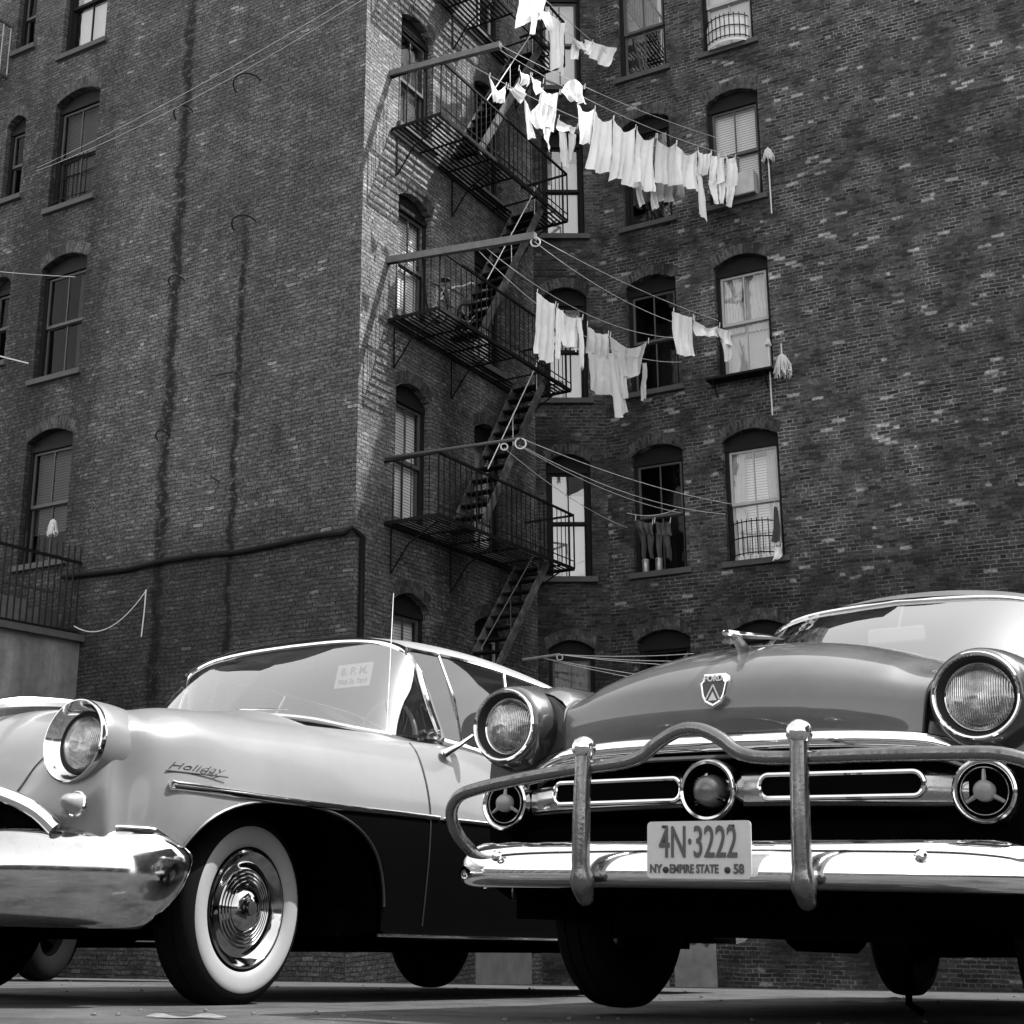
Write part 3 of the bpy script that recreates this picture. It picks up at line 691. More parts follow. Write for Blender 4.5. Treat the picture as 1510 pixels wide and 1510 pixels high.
Lq('cloth', 'second small white rag of the upper row', 'cloth', 'M2', [[(783, 112), (800, 120), (799, 138), (788, 139)]], folds=1.3)
Lq('undershirt', 'white undershirt with a drooping strap and two long ends', 'undershirt', 'M3', [[(799, 133), (824, 136), (818, 194), (790, 182)], [(774, 145), (782, 164), (787, 208), (776, 206)], [(781, 166), (797, 150), (802, 192), (785, 190)], [(800, 188), (813, 190), (808, 225), (803, 206)]])
Lq('cloth', 'white kerchief pinned by two corners above the row', 'cloth', 'M2', [[(826, 136), (861, 128), (864, 153), (844, 149)]], folds=1.6, sag=-.3)
Lq('trousers', 'white shorts with two legs hanging against the bright court window', 'trousers', 'M3', [[(823, 174), (850, 187), (848, 200), (824, 192)], [(824, 190), (835, 196), (842, 249), (828, 238)], [(838, 196), (850, 198), (848, 228), (838, 246)]], folds=1.2)
row = [([(851, 152), (876, 160), (872, 215), (851, 207)], 'first white sheet of the crowded row, narrow and leftmost'), ([(876, 163), (903, 175), (900, 262), (864, 246)], 'second white sheet of the crowded row, flaring to its left'),
 ([(904, 175), (936, 188), (932, 273), (901, 265)], 'third white sheet of the crowded row, long and straight'), ([(938, 191), (966, 201), (964, 283), (935, 272)], 'fourth white sheet of the crowded row, its hem the lowest'),
 ([(968, 201), (996, 211), (998, 278), (966, 268)], 'fifth sheet of the crowded row, thin and creased'), ([(997, 211), (1028, 221), (1028, 281), (998, 275)], 'sixth white sheet of the crowded row, wide and rightmost')]
for i, (q, lb) in enumerate(row): Lq('bed_sheet', lb, 'sheet', 'M2', [q], mat=M_CLOTHG if i in (4,) else None, folds=1.5, sag=.30, amp=.035)
Lq('shirt', 'white shirt with one sleeve hanging far below the row', 'shirt', 'M2', [[(1028, 221), (1047, 226), (1045, 259), (1029, 255)], [(1026, 255), (1035, 262), (1043, 325), (1029, 318)]])
Lq('stockings', 'pair of white stockings hanging left in the last group of the row', 'stockings', 'M2', [[(1048, 228), (1058, 230), (1055, 270), (1045, 268)], [(1045, 266), (1057, 268), (1055, 302), (1049, 298)]], folds=1.)
Lq('stockings', 'pair of white stockings hanging in the middle of the last group', 'stockings', 'M2', [[(1059, 230), (1068, 231), (1070, 271), (1057, 270)], [(1060, 268), (1070, 270), (1064, 303), (1059, 300)]], folds=1.)
Lq('stockings', 'rightmost pair of white stockings of the row, next to the window blind', 'stockings', 'M2', [[(1070, 231), (1083, 232), (1088, 273), (1070, 273)], [(1070, 271), (1083, 272), (1081, 306), (1072, 298)]], folds=1.)
Lq('cloth', 'grey checked cloth peeping out below the sheets', 'cloth', 'M3', [[(968, 262), (996, 268), (994, 301), (965, 297)]], mat=M_PLAID, folds=2)
Lq('shirt', 'white shirt behind the sheets with two sleeves dangling below them', 'shirt', 'M3', [[(928, 255), (966, 262), (964, 286), (930, 276)], [(936, 270), (944, 274), (948, 303), (940, 306)], [(958, 272), (966, 276), (968, 306), (960, 312)]])
Lq('cloth', 'ragged white cloth below the last two sheets', 'cloth', 'M3', [[(996, 262), (1010, 266), (1008, 292), (999, 284)]])
Lq('towel', 'ribbed white towel hanging longest at the left of the middle line', 'towel', 'L3', [[(791, 431), (818, 449), (818, 534), (792, 523)]], folds=2.6, sag=.03, amp=.02)
Lq('slip', 'white slip with jagged hem beside the ribbed towel', 'slip', 'L3', [[(821, 452), (858, 468), (850, 520), (826, 508)], [(821, 455), (830, 458), (825, 530), (819, 528)], [(850, 466), (858, 470), (858, 545), (853, 542)]], folds=2)
Lq('dress', 'pale dress with a pleated flaring skirt on the middle line', 'dress', 'L3', [[(865, 478), (896, 492), (897, 530), (866, 520)], [(866, 518), (896, 528), (903, 588), (868, 575)]], mat=M_CLOTHG, folds=3)
Lq('towel', 'long cream towel half hidden behind the pale shirt, lowest of the middle line', 'towel', 'L3', [[(896, 520), (910, 522), (925, 612), (905, 615)]], mat=M_CLOTHG, folds=1, sag=0)
Lq('shirt', 'pale shirt hung upside down with both sleeves trailing', 'shirt', 'L3', [[(899, 494), (955, 503), (946, 552), (918, 556)], [(914, 540), (922, 543), (922, 589), (916, 587)], [(946, 535), (954, 535), (954, 589), (948, 588)]], mat=M_CLOTHG, folds=2, sag=.15)
Lq('towel', 'white towel hanging alone against the dark court window', 'towel', 'R3', [[(992, 459), (1021, 468), (1022, 528), (993, 520)]], folds=2.6, sag=.02, amp=.018)
Lq('shirt', 'white garment bunched on the line by the bright court window', 'shirt', 'R3', [[(1023, 470), (1060, 480), (1058, 498), (1028, 494)], [(1055, 482), (1079, 488), (1076, 512), (1060, 502)], [(1062, 500), (1076, 506), (1078, 532), (1071, 532)]], folds=2)
Lq('trousers', 'left pair of dark trousers hanging in the lower court window', 'trousers', 'W2', [[(937, 764), (962, 770), (963, 790), (941, 786)], [(942, 784), (952, 788), (952, 822), (946, 822)], [(953, 786), (964, 790), (963, 826), (956, 820)]], mat=M_PLAID and M_DARKCL)
Lq('trousers', 'right pair of dark trousers hanging in the lower court window', 'trousers', 'W2', [[(965, 768), (988, 768), (988, 790), (967, 788)], [(967, 786), (977, 788), (977, 824), (970, 822)], [(978, 786), (988, 788), (990, 826), (981, 822)]], mat=M_DARKCL)
wire('short line of dark trousers strung across the lower court window', E(.5, 6.42, .25), E(1.45, 6.36, .25), .08)

def mop(label, w_, s, z, hl, off=.2, ang=0., K=.72):
    dp = 1.0 if hl >= 0 else .75; t = thing('mop', pw(w_, s, z, off), label, 'mop'); mb = MB(); rs = random.Random(int(s * 100 + z))
    c = pw(w_, s, z, off); P, d, n, *_ = WALL[w_]
    for i in range(34):
        a = rs.uniform(0, 6.28); q = [c + UPV * .10 * K, c + (d * .06 * cos(a) + n * .06 * sin(a) + UPV * .05) * K, c + (d * rs.uniform(.05, .15) * cos(a) + n * .1 * sin(a) - UPV * rs.uniform(.1, .2) * dp) * K, c + (d * rs.uniform(.08, .17) * cos(a) + n * .1 * sin(a) - UPV * rs.uniform(.22, .34) * dp) * K]
        mb.tube(q, .011, 5)
    mb.build('mop_head', M_MOP, t)
    if hl: MB().tube([c + UPV * .1, c + UPV * .1 + V((ang, 0, hl))], .014, 6).build('handle', M_LTROD, t)
mop('white string mop hanging head up by its pole at the right of the blinds window', 'D', 3.47, 12.98, -1.35, .05, K=.8)
mop('string mop hung outside the right side of the window with the ragged curtain', 'D', 3.54, 8.82, .2, K=1.05)
mop('small mop head at the top of a long pole below the ragged-curtain window', 'D', 3.28, 9.25, -1.5, .12, K=.4)
mop('double string mop hanging outside the lowest left window above the fence', 'A', 6.30, 5.95, .0, .15, K=.7)
PLN['R2'] = (E(3.3, 5.3, .2), nD, dD)
laundry('cloth', 'white rag tied at the right corner of the barred lower window', 'cloth', 'R2', [[(1143, 806), (1152, 806), (1153, 822), (1140, 828)]], folds=1)
laundry('cloth', 'dark cloth hanging on the right jamb of the barred lower window', 'cloth', 'R2', [[(1141, 745), (1147, 748), (1151, 800), (1138, 798)]], mat=M_DARKCL, folds=1)
for i, (s, lb) in enumerate(((.72, 'left tin can on the sill under the dark trousers'), (.98, 'right tin can on the sill under the dark trousers'))):
    t = thing('tin_can', pw('D', s, 5.33, .03), lb, 'can', 'tin cans on the court window sill')
    MB().lathe([(0, .24), (.06, .24), (.065, .22), (.065, .01), (.06, 0), (0, 0)], pw('D', s, 5.335, .0), UPV, 16).build('can_body', M_TIN, t)
    MB().lathe([(.066, .215), (.068, .222), (.066, .23)], pw('D', s, 5.335, .0), UPV, 16).build('rim', M_LTROD, t)
# window box / crate at the blinds window
t = thing('crate', pw('D', 2.9, 12.2, .2), 'pale wooden crate standing on the sill of the blinds window', 'crate')
mb = MB(); X3 = (dD, nD, UPV); mb.box(pw('D', 2.85, 12.42, .18), (.36, .012, .22), X3); mb.box(pw('D', 3.2, 12.42, .05), (.012, .14, .22), X3); mb.box(pw('D', 2.5, 12.42, .05), (.012, .14, .22), X3)
mb.build('side_board', M_SASHW, t, smooth=False); MB().box(pw('D', 2.85, 12.19, .05), (.37, .15, .012), X3).build('base_board', M_WOOD, t, smooth=False)
t = thing('window_shelf', pw('D', 2.8, 8.7, .2), 'narrow plank shelf below the window with the ragged curtain', 'shelf')
MB().box(pw('D', 2.75, 8.68, .16), (.62, .14, .02), X3).build('board', M_IRON, t, smooth=False)
mb = MB(); 
for s in (2.25, 3.2): mb.tube([pw('D', s, 8.4, .01), pw('D', s, 8.66, .26)], .015, 5)
mb.build('bracket', M_IRON, t)

# ------------------------------------------------------------------ yard wall with iron fence at the left
Q0 = P0 + dA * 5.6; dY = -dB; nY = V((dB.y, -dB.x, 0))
yw = thing('yard_wall', Q0 + dY * 2 + V((0, 0, -1.4)), 'tall stained stucco wall with a stone coping at the left', 'wall')
Y_ = lambda t, z, o=0.: Q0 + dY * t + nY * o + V((0, 0, z))
X4 = (dY, nY, UPV)
MB().box(Y_(2.0, .4, -.2), (2.5, .2, 3.45), X4).build('wall_face', M_STUC, yw, smooth=False)
mb = MB().box(Y_(1.96, 3.90, -.16), (2.6, .27, .055), X4); mb.build('coping', M_STONE, yw, smooth=False)
ff = thing('iron_fence', Y_(1.5, 3.95), 'spiked iron fence on top of the stained yard wall', 'fence')
mb = MB(); mb.bar(Y_(-.25, 5.2, -.1), Y_(4.4, 5.22, -.1), .03, .05); mb.bar(Y_(-.25, 4.02, -.1), Y_(4.4, 4.02, -.1), .03, .04); mb.build('rail', M_IRON, ff, smooth=False)
for i in range(36):
    t = -.22 + i * .128; b = MB(); hh = 5.5 + .02 * sin(i * 3)
    b.tube([Y_(t, 3.97, -.1), Y_(t, hh - .06, -.1), Y_(t, hh, -.1)], [.0145, .0145, .004], 5); b.build('picket', simple('fence_iron', .005, .7, spec=.3) if i == 0 else MATS['fence_iron'], ff)
for nm, lb, c, h, mt in (('plank', 'pale plank lying behind the iron fence', Y_(1.4, 4.35, -.9), (1.0, .02, .24), M_WOOD), ('bench_board', 'narrow board behind the iron fence at rail height', Y_(1.2, 4.80, -.8), (1.2, .02, .03), M_FRAMEL), ('carton', 'dark carton with a pale label behind the end of the fence', Y_(.35, 4.2, -.55), (.2, .15, .2), M_DARKCL)):
    mb = MB().box(c, h, X4)
    if nm == 'carton': mb = MB().box(c, h, X4); 
    o = solo(nm, mb, mt, lb, nm.replace('_', ' '), smooth=False)
    bv = o.modifiers.new('bevel', 'BEVEL'); bv.width = .008; bv.segments = 2
tag(MB().box(Y_(1.6, 3.5, -1.4), (2.6, .9, .3), X4).build('yard_terrace', M_STONE, None, smooth=False), kind='structure', label='raised yard behind the stucco wall')

# ------------------------------------------------------------------ unseen buildings behind and beside the camera, added for their reflections
def block(loc, hx, hy, h, label, mat, face):
    t = thing('reflection_building', loc, label, 'building', 'unseen buildings added for reflections in the chrome and glass')
    mb = MB(); x, y, z = loc
    c = [(x - hx, y - hy), (x + hx, y - hy), (x + hx, y + hy), (x - hx, y + hy)]
    for i in range(4):
        p, q = c[i], c[(i + 1) % 4]; L = hypot(q[0] - p[0], q[1] - p[1])
        mb.add([(p[0], p[1], z), (q[0], q[1], z), (q[0], q[1], z + h), (p[0], p[1], z + h)], [(0, 1, 2, 3)], [(0, 0), (L, 0), (L, h), (0, h)])
    mb.add([(a, b, z + h) for a, b in c], [(0, 1, 2, 3)]); mb.build('wall', mat, t, smooth=False)
    mc = MB()
    if face == 'y': mc.box((x, y + hy + .1, z + h + .1), (hx + .1, .25, .25))
    else: mc.box((x + face * (hx + .1), y, z + h + .1), (.25, hy + .1, .25))
    mc.build('cornice', M_STONE, t, smooth=False)
    nfl = int(h / 3.3); half = hx if face == 'y' else hy; nw = int(half * 2 / 2.6)
    for k in range(nfl):
        for i in range(nw):
            u = -half + 1.3 + i * 2.6; zz = z + 1.2 + k * 3.3
            fm = MB(); pn = MB()
            if face == 'y':
                fm.box((x + u, y + hy + .02, zz + .9), (.6, .05, 1.0)); pn.add([(x + u - .48, y + hy + .075, zz + .03), (x + u + .48, y + hy + .075, zz + .03), (x + u + .48, y + hy + .075, zz + 1.8), (x + u - .48, y + hy + .075, zz + 1.8)], [(0, 1, 2, 3)])
            else:
                X = x + face * (hx + .02); X2 = x + face * (hx + .075)
                fm.box((X, y + u, zz + .9), (.05, .6, 1.0)); pn.add([(X2, y + u - .48, zz + .03), (X2, y + u + .48, zz + .03), (X2, y + u + .48, zz + 1.8), (X2, y + u - .48, zz + 1.8)], [(0, 1, 2, 3)])
            f = fm.build('window', M_SASHW, t, smooth=False); pn.build('pane', M_VOID, f, smooth=False)
block((-4, -52, -.2), 46, 5, 8, 'unseen low brick building across the street, added for the car chrome to mirror', M_D, 'y')
block((-46, -16, -.2), 6, 31, 10, 'unseen brick building beyond the left edge, added for the chrome and glass to mirror', M_A, 1)
block((32, -4, -.5), 6, 20, 21, 'unseen brick building beyond the right edge, added to darken the windshield reflection', M_C, -1)
#@@CARS
# ------------------------------------------------------------------ cars
def car_matrix(x, y, psi, pitch, roll, z=None):
    p = radians(psi); yy = V((sin(p), cos(p), pitch)).normalized(); xx = V((cos(p), -sin(p), roll)); zz = xx.cross(yy).normalized(); xx = yy.cross(zz)
    o = V((x, y, gz(x, y) if z is None else z))
    return Matrix(((xx.x, yy.x, zz.x, o.x), (xx.y, yy.y, zz.y, o.y), (xx.z, yy.z, zz.z, o.z), (0, 0, 0, 1)))
M_CHR = chrome('chrome', .82, .045, .3); M_CHRG = chrome('dull_grille_chrome', .42, .13, .6, 9, .4); M_CHRH = chrome('hubcap_chrome', .36, .07, .45, 12, .3); M_CHRD = chrome('pitted_chrome', .72, .10, .65, 7, .5); M_CHRS = chrome('bumper_chrome', .85, .05, .12, 5, .35); M_CHRO = chrome('dim_bumper_chrome', .55, .08, .5, 5, .5)  # last one darkened to paint in the reflection of shaded ground
M_RUSTY = worn('rusted_guard_steel', .17, .07, .17, .9, 30, .56, .15)
M_BLK = simple('underbody_black', .0015, .95, var=.3, spec=.0)
M_CAV = simple('grille_cavity_black', .002, .95, spec=.02)
M_RUB = simple('tyre_rubber', .006, .8, var=.3, scale=14, bump=.3, bscale=70, spec=.03)
M_WWALL = simple('whitewall_rubber', .21, .6, var=.12, scale=5, bump=.1)
M_SEAL = simple('rubber_seal', .008, .6)
M_FPAINT = paint('dark_car_paint', .050, .34, 1.0, .03, coatr=.045)
M_FFEND = paint('shaded_fender_paint', .018, .28, .9, .012, coatr=.05)  # hood paint again, darkened to put in its dim reflections
M_ROOFL = paint('sky_lit_roof_paint', .12, .35, .5, .05)  # body paint lightened to put in the reflected sky
M_OLDR = paint('white_roof_paint', .32, .3, .5, .04)
M_PLATE = simple('plate_paint', .40, .4, var=.15, scale=20)
M_PLTXT = simple('plate_digits', .05, .4, var=.3, scale=40)
M_BULL = simple('grey_bullet', .13, .3, metal=.5, var=.3, scale=20)
M_LAMPC = simple('lamp_hub', .20, .35, var=.3, scale=40)
M_SEATC = simple('seat_cloth', .06, .8, var=.3)
M_IVORY = simple('ivory_plastic', .26, .3)
G_WS = glass('windshield_glass', .26, .012, .8, .05, k=.42)
G_SIDE = glass('side_window_glass', .03, .015, .5)
def lens_mat():
    t = NT('headlamp_lens'); c = t.coord()
    wv = t.n('ShaderNodeTexWave', wave_type='BANDS', bands_direction='X'); t.set(wv.inputs['Vector'], c); wv.inputs['Scale'].default_value = 55; wv.inputs['Distortion'].default_value = .3
    sep = t.n('ShaderNodeSeparateXYZ'); t.set(sep.inputs[0], c)
    v = t.noise(t.mapv(c, (9, 9, 16)), 1.0, 3, .6)
    col = t.ramp(v, [(.32, .20), (.5, .42), (.68, .70)])
    b = t.bump(wv.outputs['Fac'], .006, .8); b = t.bump(t.noise(c, 14, 2), .02, .4, b)
    return t.out(t.bsdf(col, .16, .85, b, coat=1.0))
M_LENS = lens_mat()
def two_tone():
    t = NT('two_tone_paint'); c = t.coord(); sep = t.n('ShaderNodeSeparateXYZ'); t.set(sep.inputs[0], c)
    lo_ = t.math('MULTIPLY', t.math('LESS_THAN', sep.outputs[2], .738), t.math('GREATER_THAN', sep.outputs[1], -.06))
    d = t.ramp(t.noise(c, 3, 7, .65), [(.35, 0), (.75, 1)])
    # road dirt near the bottom edges
    light = t.math('MULTIPLY_ADD', d, -.03, .152)
    b = t.bump(t.noise(c, 2.4, 2, .4), .012, .05); b = t.bump(t.noise(c, 700, 2, .4), .0004, .25, b)
    A_ = t.bsdf(light, .38, 0, b, coat=.45, coatr=.10); B_ = t.bsdf(.0012, .7, 0, b, spec=.015)
    mx = t.n('ShaderNodeMixShader'); t.set(mx.inputs[0], lo_); t.set(mx.inputs[1], A_.outputs[0]); t.set(mx.inputs[2], B_.outputs[0]); return t.out(mx)
M_TWO = two_tone()

def catsec(stn, k):
    """stn: list of (y, [(x,z)...]); k in 0..1 -> (y, pts)"""
    P = [tuple([s[0]] + [c for p in s[1] for c in p]) for s in stn]
    r = cr(P, k); return r[0], [(r[1 + 2 * i], r[2 + 2 * i]) for i in range((len(r) - 1) // 2)]
def arch_z(y, a):
    ya, ha, hb, e = a; t = abs(y - ya) / ha
    return .335 + hb * (1 - t ** e) ** (1 / e) if t < 1 else -9
def body_loft(stn, ny, nx, i0, i1, arches, ar, hubz, y0=None, y1=None, side=1):
    npt = len(stn[0][1]); rows = []
    for j in range(ny + 1):
        y, pts = catsec(stn, j / ny)
        if (y0 is not None and y < y0 - 1e-4) or (y1 is not None and y > y1 + 1e-4): continue
        row = []
        for i in range(nx + 1):
            t = (i0 + (i1 - i0) * i / nx) / (npt - 1); x, z = cr(pts, t)
            if i0 + (i1 - i0) * i / nx > npt - 4:
                for a_ in arches: z = max(z, arch_z(y, a_))
            row.append(V((side * max(x, 0), y, z)))
        rows.append(row)
    vs_ = [p for r in rows for p in r]; n = nx + 1
    fs = [(j * n + i, j * n + i + 1, (j + 1) * n + i + 1, (j + 1) * n + i) for j in range(len(rows) - 1) for i in range(nx)]
    if side < 0: fs = [f[::-1] for f in fs]
    return vs_, fs, rows
def sweep(mb, path, prof, zscale=None):
    """path: list of (x,y) ; prof: list of (outward, z); outward = left normal of the path"""
    n = len(path); m = len(prof); vs_ = []
    for i, (x, y) in enumerate(path):
        a = path[max(i - 1, 0)]; b = path[min(i + 1, n - 1)]; dx, dy = b[0] - a[0], b[1] - a[1]; L = hypot(dx, dy); nx_, ny_ = dy / L, -dx / L
        pr = zscale(i / (n - 1), prof) if zscale else prof
        for o, z in pr: vs_.append((x + nx_ * o, y + ny_ * o, z))
    fs = [(i * m + k, i * m + k + 1, (i + 1) * m + k + 1, (i + 1) * m + k) for i in range(n - 1) for k in range(m - 1)]
    fs += [tuple(range(m)), tuple((n - 1) * m + k for k in range(m))]
    return mb.add(vs_, fs)
def mirror_path(h): return [(-x, y) for x, y in h[::-1]] + list(h[1:])
def sym3(h): return [V((-x, y, z)) for x, y, z in h[::-1]] + [V(p) for p in h[1:]]
def text_mesh(txt, size, ext=.002, shear=0., sx=1., bold=0.):
    cu = bpy.data.curves.new('t', 'FONT'); cu.body = txt; cu.size = size; cu.extrude = ext; cu.shear = shear; cu.align_x = 'CENTER'; cu.align_y = 'CENTER'; cu.offset = bold; cu.resolution_u = 3
    o = bpy.data.objects.new('t', cu); COL.objects.link(o); dg = bpy.context.evaluated_depsgraph_get(); me = bpy.data.meshes.new_from_object(o.evaluated_get(dg))
    vs_ = [V((v.co.x * sx, v.co.y, v.co.z)) for v in me.vertices]; fs = [tuple(p.vertices) for p in me.polygons]
    bpy.data.objects.remove(o); bpy.data.curves.remove(cu); bpy.data.meshes.remove(me); return vs_, fs
def put_text(mb, txt, size, c, ax, up, **k):
    vs_, fs = text_mesh(txt, size, **k); ax = V(ax).normalized(); up = V(up).normalized(); n = ax.cross(up); c = V(c)
    return mb.add([c + ax * p.x + up * p.y + n * p.z for p in vs_], fs)

def wheel(root, x, y, z, side, r_=.345, steer=0., white=False, cap=None):
    ax = V((side * cos(radians(steer)), -sin(radians(steer)), 0)); c = (x, y, z); k = r_ / .345
    prof = [(.19 * k, .05), (.215 * k, .076), (.245 * k, .090), (.275 * k, .094), (.305 * k, .088), (.328 * k, .074), (.341 * k, .058), (.345 * k, .03), (.338 * k, .028), (.338 * k, .022), (.346 * k, .02), (.346 * k, -.02), (.338 * k, -.022), (.345 * k, -.03), (.341 * k, -.058), (.32 * k, -.08), (.27 * k, -.092), (.19 * k, -.05)]
    ty = MB().lathe(prof, c, ax, 72).build('wheel', M_RUB, root, local=True)
    if white:
        MB().lathe([(.222, .0805), (.225, .0845), (.245, .0922), (.275, .0962), (.292, .0935), (.296, .0905)], c, ax, 96).build('whitewall', M_WWALL, ty, local=True)
        MB().lathe([(.214, .074), (.212, .084), (.204, .087), (.196, .080), (.185, .066), (.172, .058), (.160, .060), (.150, .068), (.142, .070), (.138, .066), (.134, .071), (.128, .072), (.124, .068), (.120, .074), (.114, .075), (.110, .071), (.106, .077), (.100, .078), (.096, .074), (.092, .080), (.088, .080), (.084, .074), (.078, .082), (.070, .091), (.058, .099), (.046, .104), (.036, .106), (.034, .1075), (.0, .108)], c, ax, 96).build('hubcap', M_CHRH, ty, local=True)
        MB().lathe([(.026, .1078), (.025, .110), (.010, .111), (.0, .111)], c, ax, 32).build('hub_emblem', M_SEAL, ty, local=True)
    else:
        MB().lathe([(.19 * k, .05), (.17 * k, .03), (.12 * k, .03), (.11 * k, .07), (.06 * k, .085), (0, .09)], c, ax, 40).build('hubcap', cap or M_CHRD, ty, local=True)
    return ty
def torus(mb, c, ax, R_, r_, n=56, m=10, sq=1.):
    ax = V(ax).normalized(); u = V((0, 0, 1)); v = ax.cross(u)
    q = [V(c) + (u * cos(2 * pi * k / n) + v * sin(2 * pi * k / n)) * R_ for k in range(n)]
    return mb.tube(q, r_, m, closed=True)
def greenhouse(root, base, top, redge, rcen, belt, roofm, glassm, rear=(.80, .95)):
    nb = 36; B = [cr(base, i / nb) for i in range(nb + 1)]; T = [cr(top, i / nb) for i in range(nb + 1)]
    Bf = sym3(B); Tf = sym3(T); n = len(Bf)
    def f(u, v):
        i = min(int(u * (n - 1) + .5), n - 1); p = Bf[i].lerp(Tf[i], v); bl = sin(pi * v) * .018; return p + V((p.x * .02, -bl, bl * .5))
    MB().grid(f, n - 1, 8).build('windshield', glassm, root, local=True)
    mb = MB(); loop = Bf + [f(1, v / 8) for v in range(1, 8)] + Tf[::-1] + [f(0, 1 - v / 8) for v in range(1, 8)]
    mb.tube(loop, .013, 8, closed=True); ch = mb.build('windshield_trim', M_CHR, root, local=True)
    mb = MB(); loop2 = [p + V((0, -.004, -.0)) + (V((p.x * .02, 0, 0))) for p in loop]; cc = V((0, loop[0].y + .2, 1.3)); mb.tube([p.lerp(cc, .025) for p in loop], .008, 6, closed=True); mb.build('rubber_seal', M_SEAL, ch, local=True)
    def rf(u, v):
        a = abs(2 * u - 1); e = V(cr(redge, v)); c_ = V(cr(rcen, v)); s_ = 1 if u > .5 else -1
        k = 1 - a ** 2.6; x = e.x * (1 - (1 - a) ** 1.15) * s_ if a < 1 else e.x * s_
        return V((x, e.y + (c_.y - e.y) * (1 - a * a), e.z + (c_.z - e.z) * k))
    NU, NV = 40, 40; mb = MB(); mg = MB(); mb.grid(rf, NU, NV); mg.grid(rf, NU, NV); keep = []; gk = []
    for idx, fc in enumerate(mb.f):
        j, i = divmod(idx, NU); u = (i + .5) / NU; v = (j + .5) / NV
        (gk if (rear[0] < v < rear[1] and .14 < u < .86) else keep).append(fc)
    mb.f = keep; mg.f = gk; mb.build('roof', roofm, root, local=True); mg.build('rear_window', G_SIDE, root, local=True)
    for s_ in (-1, 1):
        P = [V((s_ * e.x * 1.006, e.y, e.z - .008)) for e in crs(redge[:-2], 24)]
        MB().tube(P, .009, 6).build('drip_rail', M_CHR, root, local=True)
        lo_ = [V((s_ * p[0], p[1], p[2])) for p in belt]
        lo2 = crs([tuple(p) for p in lo_], 30); hi = crs([(s_ * e[0], e[1], e[2]) for e in redge[:-1]], 30)
        MB().grid(lambda u, v: lo2[int(u * 30 + .5)].lerp(hi[int(u * 30 + .5)], v) + V((s_ * .02 * sin(pi * v), 0, 0)), 30, 4).build('side_window', G_SIDE, root, local=True)
        pl_ = MB(); pl_.tube([lo2[0] + V((-s_ * .02, .03, 0)), lo2[0].lerp(hi[0], .5) + V((-s_ * .01, .03, 0)), hi[0] + V((-s_ * .02, .03, -.01))], .019, 8); pl_.build('pillar', roofm, root, local=True)
        for q, r_ in ((3, .009), (9, .009)): MB().tube([lo2[q], lo2[q].lerp(hi[q], .5) + V((s_ * .024, 0, 0)), hi[q]], r_, 6).build('vent_frame', M_CHR, root, local=True)
        MB().tube([p + V((s_ * .012, 0, .004)) for p in lo2], .011, 6).build('belt_trim', M_CHR, root, local=True)
    return f, Bf, Tf
def wells(root, ys_, x0, x1, hub, r_, ra=None):
    for ya in ys_:
        for s_ in (-1, 1):
            mb = MB(); ring = [(ya + (ra or r_) * cos(pi * (i / 16 * 1.1 - .05)), hub + r_ * sin(pi * (i / 16 * 1.1 - .05))) for i in range(17)]
            vs_ = [(s_ * x1, y, z) for y, z in ring] + [(s_ * x0, y, z) for y, z in ring]
            mb.add(vs_, [(i, i + 1, 18 + i, 17 + i) for i in range(16)] + [tuple(range(17, 34))])
            mb.build('wheel_well', M_BLK, root, local=True, smooth=False)
def under(root, y0, y1, hw, z, ys_):
    mb = MB(); mb.box((0, (y0 + y1) / 2, z + .06), (hw * .55, (y1 - y0) / 2, .06)); mb.box((0, (ys_[0] + ys_[1]) / 2, z + .08), (hw, (ys_[1] - ys_[0]) / 2 - .44, .05))
    for ya in ys_: mb.tube([(-.66, ya, .33), (.66, ya, .33)], .05, 8); mb.tube([(-.1, ya, .33), (.1, ya, .33)], .13, 10)
    mb.tube([(.25, y0 + .8, z - .01), (.3, y1 - .2, z)], .03, 8)
    return mb.build('underbody', M_BLK, root, local=True, smooth=False)

